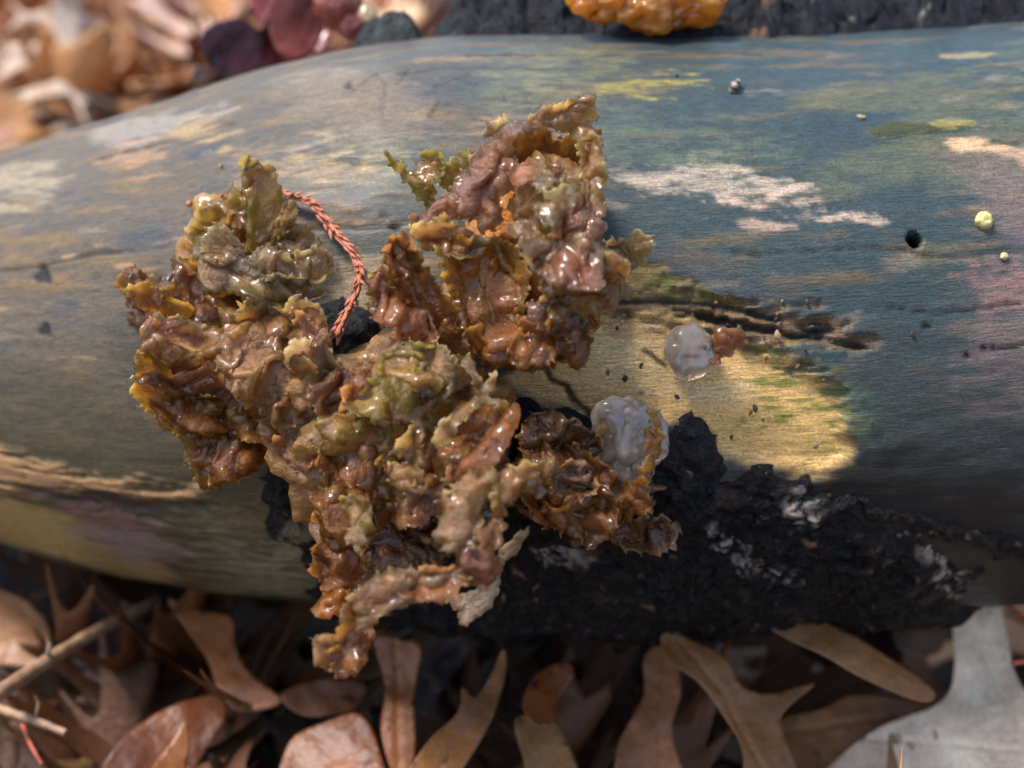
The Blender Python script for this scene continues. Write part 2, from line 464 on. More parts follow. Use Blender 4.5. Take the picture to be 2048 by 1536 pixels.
patch([(1640, 900), (2100, 1000), (2300, 1200), ('t', 2300, -110), ('t', 1500, -110), (1560, 1200), (1450, 1000)], (0.009, 0.0095, 0.008), .5, .97, .5, wet=.1)
patch([(1120, 600), (1270, 470), (1420, 520), (1560, 600), (1420, 620), (1260, 600)], (0.055, 0.052, 0.06), .3, .45, .3)
patch([(1180, 650), (1215, 585), (1270, 538), (1340, 556), (1440, 598), (1560, 640), (1300, 650)], (0.30, 0.19, 0.055), .06, 1, .2, dh=-.05, wet=.6)
patch([(1300, 560), (1380, 575), (1430, 600), (1350, 600)], (0.10, 0.115, 0.02), .1, .8, .3)
patch([(1010, 770), (1060, 730), (1150, 690), (1190, 630), (1300, 640), (1400, 660), (1490, 690), (1570, 712), (1645, 755), (1690, 815), (1698, 915), (1640, 948), (1560, 935), (1440, 915), (1420, 870), (1330, 845), (1200, 835), (1100, 805)], TAN, .14, 1, .14, dh=-.16, wet=.35)
patch([(1540, 715), (1640, 755), (1690, 825), (1695, 915), (1640, 935), (1580, 890), (1520, 810)], (0.42, 0.35, 0.05), .2, .6, .45, fibre=.4)
patch([(1100, 690), (1190, 660), (1230, 690), (1150, 730)], (0.36, 0.32, 0.06), .15, .7, .4, fibre=.4)
patch([(1180, 690), (1300, 680), (1380, 740), (1500, 760), (1420, 800), (1250, 770)], (0.76, 0.54, 0.28), .3, .7, .4)
patch([(1240, 640), (1360, 655), (1350, 700), (1290, 690)], (0.36, 0.22, 0.12), .2, .6, .4)
patch([(1225, 588), (1350, 584), (1440, 598), (1570, 632), (1690, 655), (1725, 700), (1610, 712), (1490, 684), (1380, 648), (1270, 622)], (0.16, 0.095, 0.045), .1, .9, .4, dh=-.08, wet=.5)
patch([(1330, 612), (1480, 640), (1640, 672), (1735, 700), (1640, 688), (1480, 660)], (0.022, 0.014, 0.010), .04, 1, .07, dh=-.14)
patch([(1590, 650), (1640, 650), (1660, 672), (1610, 672)], (0.012, 0.01, 0.008), .06, 1, .15, dh=-.12)
for pl in ([(1500, 705), (1570, 700), (1650, 750), (1705, 820), (1712, 905), (1665, 935), (1600, 860), (1530, 850), (1490, 780)],
           [(1430, 835), (1520, 830), (1560, 870), (1470, 880)], [(1110, 700), (1190, 672), (1230, 690), (1150, 722)],
           [(1340, 560), (1440, 590), (1420, 610), (1330, 590)]):
    patch(pl, (0.14, 0.17, 0.016), .16, .8, .45, fibre=.3, thr=.2)
patch([(1600, 700), (1680, 745), (1750, 840), (1715, 850), (1640, 780)], (0.075, 0.115, 0.07), .15, .8, .4, fibre=.3)
PALE = (0.56, 0.43, 0.33)
patch([(1232, 348), (1300, 334), (1400, 340), (1525, 358), (1545, 385), (1480, 398), (1350, 384), (1250, 366)], PALE, .1, .95, .3, fibre=.9)
patch([(1420, 385), (1545, 388), (1640, 400), (1765, 440), (1730, 452), (1620, 428), (1500, 412)], (0.50, 0.37, 0.29), .06, .9, .2, fibre=.3)
patch([(1480, 436), (1575, 445), (1580, 460), (1490, 450)], (0.40, 0.27, 0.2), .06, .8, .15)
patch([(1905, 288), (1960, 278), (2060, 300), (2060, 330), (1990, 305), (1930, 303)], (0.55, 0.36, 0.2), .05, 1, .12)
patch([(1890, 108), (1975, 106), (1970, 118), (1895, 118)], (0.34, 0.26, 0.12), .06, .7, .2)
patch([(1740, 258), (1840, 245), (1935, 242), (1925, 256), (1830, 262), (1750, 266)], (0.045, 0.05, 0.012), .03, 1, .1, dh=.03)
patch([(1870, 247), (1935, 243), (1930, 251), (1880, 255)], (0.26, 0.22, 0.07), .03, .8, .1)
patch([(1180, 182), (1250, 155), (1400, 150), (1420, 166), (1350, 182), (1240, 196)], (0.30, 0.25, 0.045), .12, .75, .4, fibre=.45)
patch([(1000, 110), (1150, 100), (1250, 130), (1150, 210), (980, 190)], (0.16, 0.17, 0.07), .3, .55, .4, fibre=.4)
patch([(1180, 240), (1500, 260), (1560, 330), (1250, 330)], (0.10, 0.135, 0.075), .3, .6, .4, fibre=.5)
patch([(660, 270), (780, 280), (760, 330), (640, 300)], (0.16, 0.18, 0.08), .2, .7, .3, fibre=.4)
patch([(-60, 358), (40, 336), (135, 348), (110, 378), (20, 402), (-60, 405)], (0.40, 0.32, 0.2), .35, .6, .6)
patch([(180, 262), (330, 232), (470, 215), (380, 250), (240, 290)], (0.30, 0.25, 0.21), .15, .7, .3)
patch([(230, 302), (320, 300), (320, 322), (240, 330)], (0.34, 0.19, 0.10), .15, .7, .4)
patch([(350, 258), (460, 254), (450, 275), (370, 276)], (0.38, 0.26, 0.11), .15, .7, .4)
patch([(480, 310), (640, 300), (760, 340), (640, 380), (520, 350)], (0.40, 0.26, 0.12), .25, .7, .4, fibre=.5)
patch([(560, 150), (700, 130), (840, 200), (760, 290), (600, 240)], (0.24, 0.175, 0.11), .3, .5, .4)
patch([(1940, 330), (2100, 330), (2100, 820), (1960, 780), (1985, 600), (1970, 420)], (0.20, 0.135, 0.125), .4, .55, .7)
patch([(1960, 560), (2060, 545), (2060, 590), (1980, 585)], (0.30, 0.14, 0.12), .2, .6, .5)
patch([(-60, 870), (60, 915), (200, 955), (390, 982), (340, 1002), (200, 990), (100, 975), (-60, 945)], (0.40, 0.225, 0.10), .15, .95, .4, dh=.05)
patch([(60, 985), (200, 990), (350, 1004), (440, 1018), (330, 1036), (200, 1020)], (0.05, 0.03, 0.026), .1, .95, .25, dh=-.1)
patch([(60, 1000), (200, 1022), (320, 1040), (300, 1064), (150, 1040)], (0.17, 0.075, 0.05), .2, .9, .4)
patch([(-60, 985), (80, 1015), (160, 1050), (250, 1105), (340, 1152), (250, 1168), (120, 1115), (-60, 1060)], (0.38, 0.25, 0.085), .3, .9, .5)
patch([(150, 1045), (290, 1050), (350, 1105), (290, 1135), (200, 1090)], (0.24, 0.165, 0.15), .3, .8, .5)
patch([(330, 1020), (470, 1010), (440, 1060), (330, 1060)], (0.10, 0.085, 0.035), .2, .8, .3)
patch([(410, 1080), (480, 1058), (560, 1082), (660, 1100), (660, 1185), (480, 1185), (425, 1150)], (0.27, 0.26, 0.155), .3, .8, .5, fibre=.7)
patch([(430, 1030), (600, 1020), (640, 1060), (500, 1066)], (0.15, 0.11, 0.045), .15, .8, .3)
patch([(230, 600), (330, 560), (330, 680), (280, 800), (240, 740)], (0.045, 0.045, 0.03), .35, .85, .5)  # soft shade beside the leftmost clump, painted into the wood colour
patch([(600, 560), (760, 520), (760, 640), (640, 640)], (0.40, 0.30, 0.17), .2, .6, .4)
for (x, y, s) in ((88, 550, 22), (90, 660, 14), (1010, 195, 6), (1855, 652, 8), (1935, 712, 6), (1968, 702, 6), (1405, 612, 7), (1432, 617, 6), (1450, 628, 6), (700, 172, 8), (1990, 700, 5), (770, 430, 5), (790, 452, 5)):
    patch([(x - s, y + s * .6), (x, y - s), (x + s * .8, y + s), (x, y + s * .8)], (0.02, 0.016, 0.016), .03, 1, .05, dh=-.05)
for ln in ([(752, 150), (772, 165), (765, 232)], [(822, 138), (795, 170)], [(860, 230), (905, 205)], [(870, 175), (940, 150)], [(702, 185), (755, 150)], [(880, 205), (860, 232), (905, 225)]):
    P = poly_ab(ln); k = np.where((a > P[:, 0].min() - .5) & (a < P[:, 0].max() + .5) & (b > P[:, 1].min() - .5) & (b < P[:, 1].max() + .5))[0]
    m = sstep(.035, .012, segdist(a[k], b[k], P, False) + .02 * fin[k]); C[k] *= (1 - .38 * m * sstep(-.2, .2, st2[k] + fin[k]))[:, None]; H[k] -= .02 * m
for ln, wd, dp in (([(1290, 700), (1330, 735)], .02, .0), ([(1085, 735), (1098, 765), (1130, 775), (1140, 800), (1185, 840)], .018, .06), ([(1180, 600), (1300, 600), (1450, 608), (1560, 640)], .02, .06)):
    P = poly_ab(ln); k = np.where((a > P[:, 0].min() - .5) & (a < P[:, 0].max() + .5) & (b > P[:, 1].min() - .5) & (b < P[:, 1].max() + .5))[0]
    m = sstep(wd + .035, wd, segdist(a[k], b[k], P, False) + .02 * fin[k]); C[k] *= (1 - .85 * m)[:, None]; H[k] -= dp * m
# long drying cracks that follow the grain
rc = random.Random(21)
for kc in range(26):
    a0 = rc.uniform(a.min() + 2, a.max() - 6); b0 = rc.uniform(-6.0, 6.0); L0 = rc.uniform(1.2, 4.5)
    aa = np.linspace(a0, a0 + L0, 14); bb = b0 + .12 * np.cumsum(np.array([rc.gauss(0, .25) for _ in aa]))
    k = np.where((a > a0 - .2) & (a < a0 + L0 + .2) & (b > bb.min() - .2) & (b < bb.max() + .2))[0]
    if not len(k): continue
    m = sstep(.04, .012, segdist(a[k], b[k], np.stack([aa, bb], 1), False) + .015 * fin[k]) * sstep(-.35, .1, st1[k] + .5 * fin[k])
    C[k] *= (1 - .5 * m)[:, None]; H[k] -= .035 * m
# beetle exit hole: a real pit
ha, hb = to_ab(1828, 480)
dd = np.hypot(a - ha, (b - hb) * .95); m = sstep(.105, .07, dd); H -= .7 * m; C *= (1 - .9 * m)[:, None]
LV = BP + BN * (H * .01)[:, None]
ii = np.arange(NU * (NV1 + NV2)).reshape(NU, NV1 + NV2)
q = np.stack([ii[:-1], ii[1:], np.roll(ii, -1, 1)[1:], np.roll(ii, -1, 1)[:-1]], -1).reshape(-1, 4)
me = mesh_np('log', LV, q[:, ::-1], {'Col': np.clip(C, 0.004, .9), 'ab': np.stack([a, b, 0 * a], 1), 'wet': np.clip(W, 0, 1)})
LOG = tag(link('log', me, M_WOOD), 'barkless grey-green weathered log lying across the leaf litter', 'log')

# ------------------------------------------------------------------ bark crust: ragged plates of the log's own rotten bark
def crust(pts, thick, seed, cols, mat=M_CRUST, name='bark_crust', step=.05, rough=1.0, rag=.18, specks=(), label=None, edge=.25, frq=1.0, spots=(), uneven=.5):
    P = poly_ab(pts)
    out = resample(catmull(P, 10), step * 1.3)
    nr = np.stack([n2(out[:, 0] * 1.6, out[:, 1] * 1.6, seed) + .6 * n2(out[:, 0] * 5, out[:, 1] * 5, seed + 1), n2(out[:, 0] * 1.6, out[:, 1] * 1.6, seed + 2) + .6 * n2(out[:, 0] * 5, out[:, 1] * 5, seed + 3)], 1)
    out = out + rag * nr
    V, T, rim = fill_poly(out, step)
    x, y = V[:, 0], V[:, 1]
    d = segdist(x, y, out)
    lum = fbm2(x * .9 * frq, y * 1.2 * frq, seed, 4); rg = 1 - np.abs(fbm2(x * 2.2 * frq, y * 3 * frq, seed + 5, 4, .6)) * 2; fi = fbm2(x * 9, y * 9, seed + 9, 4, .65)
    h = thick * np.sqrt(sstep(-.01, edge, d)) * (.75 + uneven * lum) + rough * sstep(0, edge, d) * (.13 * (rg - .6) + .08 * fi)
    h = np.where(d < 1e-4, -.06, h + .01)
    tx = x_of_a(x); th = y / (RM * 100)
    pos, nn = log_surface(tx, th, h * .01)
    tang = .0009 * sstep(0, .2, d) * rough
    pos = pos + np.stack([fbm2(x * 5, y * 5, seed + 20 + k, 3) for k in range(3)], 1) * tang[:, None] * 1.4
    c = np.zeros((len(x), 3)) + np.asarray(cols[0])
    c += (np.asarray(cols[1]) - c) * sstep(-.05, .5, fi + .5 * lum)[:, None]
    for (col, s, thr) in specks:
        f = fbm2(x * s, y * s, seed + 40 + s, 4, .6)
        c += (np.asarray(col) - c) * sstep(thr, thr + .12, f)[:, None]
    for (sp, col, cut) in spots:
        Q = poly_ab(sp); dd_ = sdist(x, y, catmull(Q, 5)) + .35 * fbm2(x * 3, y * 3, seed + 70, 4, .65)
        mk = sstep(0, .12, dd_) * sstep(cut, cut + .2, fi + .4 * lum + .2)
        c += (np.asarray(col) - c) * mk[:, None]
    me = mesh_np(name, pos, T, {'Col': np.clip(c, .003, .9)})
    o = link(name, me, mat, LOG)
    if label: o['label'] = label
    return o
BLK = ((0.006, 0.0065, 0.009), (0.022, 0.024, 0.03))
crust([(900, 62), (960, 66), (1100, 72), (1180, 64), (1250, 76), (1430, 76), (1560, 78), (1700, 72), (1850, 58), (2060, 44), ('t', 2500, 72), ('t', 2500, 150), ('t', 1500, 150), ('t', 820, 140), ('t', 850, 92)],
      .62, 11, ((0.005, 0.0055, 0.008), (0.024, 0.026, 0.034)), rough=1.4, frq=1.0, uneven=2.0, edge=.7, rag=.3, specks=(((0.24, 0.12, 0.065), 1.3, .34), ((0.3, 0.27, 0.2), 4.0, .45)), label='ragged blue-black bark along the upper edge of the log')
crust([(520, 985), (560, 890), (640, 850), (760, 850), (900, 790), (1020, 795), (1150, 835), (1230, 868), (1335, 880), (1420, 905), (1450, 950), (1560, 965), (1660, 1000), (1730, 1015), (1850, 1055), (1905, 1110), (1945, 1185), ('t', 1900, -95), ('t', 1850, -128), ('t', 1000, -140), ('t', 620, -120), ('t', 600, -88), (600, 1130), (545, 1070)],
      .16, 23, ((0.004, 0.0035, 0.0033), (0.015, 0.012, 0.011)), M_CRUSTW, rough=1.0, step=.045, uneven=1.6, rag=.35, edge=.5,
      specks=(((0.05, 0.032, 0.024), 1.6, .26), ((0.27, 0.14, 0.075), 4.0, .34), ((0.34, 0.27, 0.22), 2.7, .46)),
      spots=(([(1735, 1028), (1800, 1018), (1870, 1050), (1915, 1110), (1950, 1190), (1890, 1190), (1850, 1110), (1780, 1062)], (0.48, 0.37, 0.28), .12), ([(1540, 990), (1600, 978), (1650, 1010), (1620, 1040), (1560, 1030)], (0.46, 0.37, 0.28), .15),
             ([(1410, 1030), (1470, 1050), (1530, 1100), (1620, 1150), (1580, 1175), (1480, 1140), (1415, 1080)], (0.36, 0.29, 0.25), .12), ([(1060, 1080), (1160, 1080), (1180, 1110), (1080, 1120)], (0.34, 0.27, 0.23), .0), ([(560, 1030), (640, 1020), (640, 1060), (570, 1080)], (0.2, 0.15, 0.08), 0)),
      label='wet black rotten bark hanging along the underside of the log')
crust([(1345, 840), (1400, 838), (1440, 880), (1452, 960), (1430, 1010), (1360, 990), (1325, 930)], .14, 31, BLK, M_CRUSTW, 'bark_knob', rough=.5, edge=.5, label='smooth blue-black bump beside the pale jelly drop')
crust([(670, 600), (720, 612), (755, 660), (750, 720), (700, 735), (655, 690), (650, 630)], .5, 37, ((0.006, 0.007, 0.009), (0.03, 0.034, 0.04)), M_CRUSTW, 'bark_knob', rough=.9, edge=.4, specks=(((0.06, 0.08, 0.02), 3.0, .35),), frq=2)
crust([(1040, 850), (1090, 815), (1160, 830), (1200, 870), (1190, 930), (1100, 930), (1030, 900)], .55, 41, BLK, M_CRUSTW, 'bark_knob', rough=1.0, edge=.5, frq=1.6)
crust([(1690, 985), (1850, 1022), (2060, 1075), ('t', 2350, -52), ('t', 2350, -58), (2060, 1120), (1900, 1085), (1760, 1040)], .07, 67, ((0.008, 0.007, 0.006), (0.03, 0.022, 0.014)), M_CRUSTW, rough=.7, edge=.15, specks=(((0.3, 0.24, 0.12), 4.0, .3),), label='thin ragged strip of dark bark running to the right end')
crust([('t', 748, 84), (790, 84), (850, 74), ('t', 850, 88), ('t', 850, 110), ('t', 755, 110)], .5, 61, ((0.02, 0.022, 0.02), (0.06, 0.065, 0.06)), M_CRUST, 'bark_knob', rough=1.0, edge=.3, specks=(((0.25, 0.3, 0.2), 2.0, .3),), frq=2)

# ------------------------------------------------------------------ jelly fungus lobes
PAL = {
    'olive': ((0.56, 0.43, 0.12), (0.70, 0.61, 0.30), (0.34, 0.30, 0.04)),
    'tan': ((0.64, 0.41, 0.18), (0.78, 0.63, 0.39), (0.50, 0.23, 0.08)),
    'amber': ((0.58, 0.29, 0.065), (0.70, 0.48, 0.19), (0.40, 0.155, 0.03)),
    'orange': ((0.74, 0.27, 0.025), (0.80, 0.42, 0.09), (0.58, 0.17, 0.012)),
    'plum': ((0.46, 0.245, 0.165), (0.60, 0.43, 0.33), (0.30, 0.12, 0.085)),
    'brown': ((0.38, 0.18, 0.06), (0.58, 0.35, 0.145), (0.21, 0.08, 0.03)),
    'dark': ((0.15, 0.07, 0.035), (0.30, 0.17, 0.08), (0.06, 0.026, 0.015)),
    'pale': ((0.74, 0.60, 0.35), (0.82, 0.74, 0.56), (0.60, 0.40, 0.17)),
    'grey': ((0.63, 0.50, 0.31), (0.77, 0.68, 0.54), (0.48, 0.29, 0.13)),
    'red': ((0.60, 0.24, 0.11), (0.74, 0.46, 0.29), (0.42, 0.12, 0.05)),
    'pink': ((0.78, 0.40, 0.27), (0.82, 0.56, 0.42), (0.60, 0.24, 0.14)),
    'shell': ((0.64, 0.57, 0.45), (0.70, 0.64, 0.53), (0.40, 0.27, 0.14)),
    'pearl': ((0.88, 0.70, 0.56), (0.86, 0.78, 0.68), (0.72, 0.54, 0.36)),
    'garnet': ((0.30, 0.06, 0.04), (0.40, 0.14, 0.10), (0.22, 0.035, 0.02)),
}
def lobe(parent, pts, h, pal, seed, slope=(0, 0), ruf=.22, frq=1.3, thick=.045, rag=.055, curl=.22, grain=None, dome=.0, mat=None, name='lobe',
         step=.031, tex=1.0, depth=None, warp=.55, green=0.0, label=None, frills=None, up=None):
    """one crumpled gelatinous sheet. pts: its outline in the photograph, h: height of its middle above the wood (cm); up: the lobe a frill sits on"""
    mat = mat or M_JELLY
    pts = np.array(pts, float); cen = pts.mean(0)
    dep = (depth * .01) if depth else log_depth(cen[0], min(cen[1], 1120)) - h * .01
    k = dep / F * 100                                                  # cm per pixel at that depth
    P = (pts - cen) * k; P[:, 1] *= -1
    out = resample(catmull(P, 12), step * .6)
    f1, f2 = 2.4, 7.5
    def n_of(q, s_): return n2(q[:, 0] * f1, q[:, 1] * f1, s_) * 1.2 + 1.1 * n2(q[:, 0] * f2, q[:, 1] * f2, s_ + .4) + 1.0 * n2(q[:, 0] * 16, q[:, 1] * 16, s_ + .7) + .7 * n2(q[:, 0] * 31, q[:, 1] * 31, s_ + .9)
    out = out + rag * np.stack([n_of(out, seed + 60), n_of(out, seed + 62)], 1)
    V, T, rim = fill_poly(out, step)
    x, y = V[:, 0], V[:, 1]; d = segdist(x, y, out)
    R = max(.25, d.max())
    gx_, gy_ = x, y
    if grain is not None:
        ca, sa = math.cos(math.radians(grain)), math.sin(math.radians(grain))
        gx_, gy_ = (x * ca + y * sa) * .34, (-x * sa + y * ca) * 1.5
    else:
        an_ = seed * 2.399; ca, sa = math.cos(an_), math.sin(an_)
        gx_, gy_ = (x * ca + y * sa) * .55, (-x * sa + y * ca) * 1.35
    f = frq
    q1 = n2(gx_ * f * 1.2, gy_ * f * 1.2, seed + 71); q2 = n2(gx_ * f * 1.2, gy_ * f * 1.2, seed + 72)
    hx, hy = gx_ + .28 * q1, gy_ + .28 * q2
    r1 = fbm2(gx_ * f, gy_ * f, seed, 2); r2 = fbm2(hx * f * 2.1, hy * f * 2.1, seed + 1, 3)
    r3 = 1 - 2.6 * np.abs(fbm2(hx * f * 1.6, hy * f * 1.6, seed + 2, 2)); r4 = 1 - 2.6 * np.abs(fbm2(hx * f * 3.3, hy * f * 3.3, seed + 3, 2, .4)); r5 = 1 - 2.6 * np.abs(fbm2(hx * f * 7, hy * f * 7, seed + 4, 2, .5))
    fine = fbm2(x * 15, y * 15, seed + 22, 3, .6)
    z = slope[0] * x + slope[1] * y + ruf * (1.7 * r1 + .55 * r2 + .36 * r3 + tex * (.12 * r4 + .05 * r5 + .03 * fine)) + dome * (1 - (1 - np.clip(d / R, 0, 1)) ** 2)
    z = z + curl * np.exp(-d / .14) * (.25 + 1.7 * n2(x * 2.6, y * 2.6, seed + 7) + .5 * n2(x * 7, y * 7, seed + 8))
    wx = warp * ruf * (n2(gx_ * f * 2, gy_ * f * 2, seed + 11) + .5 * n2(x * 5, y * 5, seed + 12)); wy = warp * ruf * (n2(gx_ * f * 2, gy_ * f * 2, seed + 13) + .5 * n2(x * 5, y * 5, seed + 14))
    fade = sstep(0, .12, d)
    mid = np.stack([x + wx * fade, y + wy * fade, z], 1)
    prof = 1 - np.exp(-d / .08)
    tf = .006 + thick * .5 * prof * (1 + .4 * r2); tb = .006 + thick * .5 * prof
    V3, T3 = shell(mid, T, rim, np.maximum(tf, .004), tb)
    V3 *= .01
    o0 = at(cen[0], cen[1], dep)
    world = o0 + V3[:, :1] * RX + V3[:, 1:2] * UP - V3[:, 2:] * FW
    c0, c1, c2 = (np.asarray(v) for v in PAL[pal])
    wp = (o0 + mid[:, :1] * .01 * RX + mid[:, 1:2] * .01 * UP - mid[:, 2:] * .01 * FW) * 100
    fa, fb, fc, fd = noise3(wp * .8 + 9), noise3(wp * 1.5 + 31), noise3(wp * 3.6 + 57), noise3(wp * 2.1 + 83)
    G = np.zeros((len(x), 3)) + np.array((0.43, 0.20, 0.075))
    for fld, col, am in ((fa, (0.54, 0.38, 0.22), .85), (fb, (0.42, 0.23, 0.20), .9), (fd, (0.46, 0.28, 0.05), .5), (fc, (0.22, 0.075, 0.025), .9)):
        G += (np.array(col) - G) * (am * sstep(-.05, .45, fld))[:, None]
    kg = 0 if pal in ('shell', 'pearl', 'pink', 'dark') or name in ('crust', 'crumb') else .62
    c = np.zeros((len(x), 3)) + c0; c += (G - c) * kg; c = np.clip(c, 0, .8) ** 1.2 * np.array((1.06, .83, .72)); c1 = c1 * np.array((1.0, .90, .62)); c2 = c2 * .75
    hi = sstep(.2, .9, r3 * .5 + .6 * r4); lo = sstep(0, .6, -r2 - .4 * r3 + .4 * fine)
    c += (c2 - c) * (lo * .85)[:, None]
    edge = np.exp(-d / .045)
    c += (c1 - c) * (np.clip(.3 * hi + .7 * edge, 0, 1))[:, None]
    hue = fbm2(x * 1.1, y * 1.1, seed + 31, 3)
    c *= 1 + hue[:, None] * np.array((.35, .45, .6))
    if green: c += (np.array((0.20, 0.24, 0.02)) - c) * (green * .7 * sstep(.05, .4, fbm2(x * 1.6, y * 1.6, seed + 33, 3) + .35 * np.exp(-d / .12)))[:, None]
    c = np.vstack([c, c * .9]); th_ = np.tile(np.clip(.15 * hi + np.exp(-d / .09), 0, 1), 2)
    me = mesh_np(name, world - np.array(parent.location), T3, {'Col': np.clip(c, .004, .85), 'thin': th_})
    o = link(name, me, mat, up or parent)
    if label: o['label'] = label
    if frills is None: frills = int(np.clip((x.max() - x.min()) * (y.max() - y.min()) * .8, 0, 3)) if name == 'lobe' and dome >= 0 and tex > .6 else 0
    rn = random.Random(seed)
    ins = np.where(d > .12)[0]
    for kf in range(frills if len(ins) else 0):
        i = ins[rn.randrange(len(ins))]
        lx, ly, lz = mid[i]
        an = rn.uniform(0, 6.28); ln, wd = rn.uniform(.3, .65), rn.uniform(.16, .32)
        ring = [(math.cos(t) * ln, math.sin(t) * wd * (1 + .4 * rn.uniform(-1, 1))) for t in np.linspace(0, 6.28, 8, endpoint=False)]
        pp = [(cen[0] + (lx + u * math.cos(an) - v * math.sin(an)) / k, cen[1] - (ly + u * math.sin(an) + v * math.cos(an)) / k) for u, v in ring]
        sl_ = rn.uniform(.35, 1.0); sa_ = rn.uniform(0, 6.28)
        lobe(parent, pp, 0, pal if rn.random() < .75 else rn.choice(['tan', 'amber', 'plum', 'grey']) if pal not in ('dark', 'brown') else rn.choice(['brown', 'amber']), seed * 10 + kf, slope=(sl_ * math.cos(sa_), sl_ * math.sin(sa_)), ruf=.13, frq=2.0, thick=thick * .8,
             rag=.045, curl=.12, mat=mat, name='frill', step=.03, depth=(dep - (lz * .01) - .0006) * 100, green=green, frills=0, up=o)
    return o
def mass(parent, px, py, depth, rad, pal, seed, mat=None, name='base', squash=(1, 1, 1), amp=.35, frq=1.6, sub=5, tex=1.0):
    """lumpy gelatinous body that roots the lobes in the wood; rad in cm"""
    bm = bmesh.new(); bmesh.ops.create_icosphere(bm, subdivisions=sub, radius=1)
    V = np.array([v.co[:] for v in bm.verts]); T = np.array([[v.index for v in f.verts] for f in bm.faces]); bm.free()
    p = V * frq; n = noise3(p + seed * 3.1) + .5 * noise3(p * 2.1 + seed) ; rd = 1 - 2 * np.abs(noise3(p * 2.4 + seed * 1.7)); fi = noise3(p * 6 + seed)
    r = 1 + amp * (n + .35 * rd * tex + .14 * fi * tex)
    Q = V * r[:, None] * rad * np.asarray(squash) * .01
    c0, c1, c2 = (np.asarray(v) for v in PAL[pal])
    c = np.zeros_like(V) + c0; c += (c1 - c) * (.6 * sstep(0, .8, rd))[:, None]; c += (c2 - c) * (.8 * sstep(0, .6, -n))[:, None]
    world = at(px, py, depth) + Q[:, :1] * RX + Q[:, 1:2] * UP - Q[:, 2:] * FW
    return link(name, mesh_np(name, world - np.array(parent.location), T, {'Col': np.clip(c, .004, .85), 'thin': np.full(len(V), .2)}), mat or M_JELLY, parent)
def fungus(px, py, label, group=None, name='jelly_fungus', cat='fungus'):
    return empty(name, at(px, py, log_depth(px, py)), label, cat, group)

GRP = None
# -- upper left clump
A = fungus(520, 520, 'olive-tan ruffled jelly fungus pointing up, above the leftmost clump and beside the cedar twig')
mass(A, 500, 500, log_depth(500, 520) + .002, .75, 'amber', 1, squash=(1.1, 1, .8))
lobe(A, [(488, 330), (515, 320), (548, 328), (560, 375), (592, 405), (597, 440), (588, 482), (545, 500), (505, 505), (488, 470), (495, 420), (482, 380)], .9, 'olive', 101, slope=(0, .05), ruf=.18, grain=80, green=.4)
lobe(A, [(478, 372), (500, 420), (492, 470), (470, 505), (425, 510), (388, 490), (380, 455), (402, 425), (440, 402)], .75, 'olive', 102, slope=(.3, 0), ruf=.22, green=.2)
lobe(A, [(470, 430), (500, 440), (520, 480), (495, 515), (455, 500), (455, 460)], .55, 'amber', 103, ruf=.2)
lobe(A, [(498, 520), (540, 498), (590, 512), (640, 498), (668, 526), (650, 562), (600, 575), (545, 562), (505, 552)], .95, 'grey', 104, slope=(-.1, -.2), ruf=.22, dome=.15, green=.25)
lobe(A, [(390, 500), (440, 498), (490, 520), (540, 548), (590, 545), (640, 578), (628, 598), (575, 612), (525, 604), (490, 580), (455, 575), (432, 590), (412, 575), (405, 540)], 1.15, 'grey', 105, slope=(0, -.35), ruf=.25, grain=-15, green=.45)
lobe(A, [(560, 440), (610, 450), (640, 480), (625, 510), (575, 505)], .4, 'olive', 106, ruf=.15)
# -- leftmost clump
B = fungus(470, 740, 'broad pinkish-tan crumpled jelly fungus, leftmost of the big clumps')
mass(B, 480, 745, log_depth(470, 740) + .001, 1.08, 'brown', 2, squash=(1.05, .95, .8))
mass(B, 350, 620, log_depth(350, 620) + .003, .55, 'dark', 3)
lobe(B, [(258, 600), (262, 548), (285, 533), (308, 566), (335, 575), (350, 552), (345, 515), (372, 520), (402, 548), (412, 590), (440, 625), (430, 655), (360, 650), (300, 650)], .8, 'brown', 111, slope=(.1, -.1), ruf=.28, green=.15)
lobe(B, [(268, 560), (290, 545), (318, 580), (350, 600), (330, 630), (285, 620)], 1.0, 'grey', 112, ruf=.2, green=.3)
lobe(B, [(345, 515), (375, 522), (405, 550), (408, 600), (380, 610), (360, 570)], 1.1, 'plum', 113, ruf=.2, grain=70)
lobe(B, [(305, 640), (345, 628), (400, 650), (440, 648), (475, 622), (500, 605), (545, 618), (580, 640), (590, 700), (570, 745), (500, 735), (440, 720), (380, 712), (330, 720), (298, 700)], 1.45, 'tan', 114, slope=(.05, .2), ruf=.3, dome=.2, frills=1)
lobe(B, [(565, 615), (610, 605), (650, 612), (664, 655), (668, 705), (645, 745), (600, 740), (578, 690)], 1.35, 'tan', 115, slope=(.1, .1), ruf=.25)
lobe(B, [(590, 615), (625, 640), (640, 690), (615, 700), (600, 660)], 1.6, 'red', 116, ruf=.12, step=.03)
lobe(B, [(440, 700), (520, 690), (590, 720), (630, 770), (615, 815), (580, 850), (540, 840), (480, 800), (445, 760)], 1.65, 'tan', 117, slope=(0, -.1), ruf=.3, dome=.2)
lobe(B, [(298, 690), (360, 700), (430, 720), (470, 770), (480, 815), (430, 805), (370, 790), (330, 765), (290, 765)], 1.4, 'plum', 118, slope=(.1, -.1), ruf=.3)
lobe(B, [(282, 752), (330, 765), (400, 790), (470, 812), (530, 840), (540, 880), (480, 870), (420, 862), (370, 850), (325, 832), (306, 800)], 1.25, 'amber', 119, slope=(0, -.25), ruf=.3, green=.15)
lobe(B, [(320, 830), (390, 842), (470, 850), (525, 870), (532, 910), (512, 945), (478, 968), (430, 962), (402, 935), (372, 895), (335, 862)], 1.0, 'amber', 120, slope=(0, -.3), ruf=.3, green=.2)
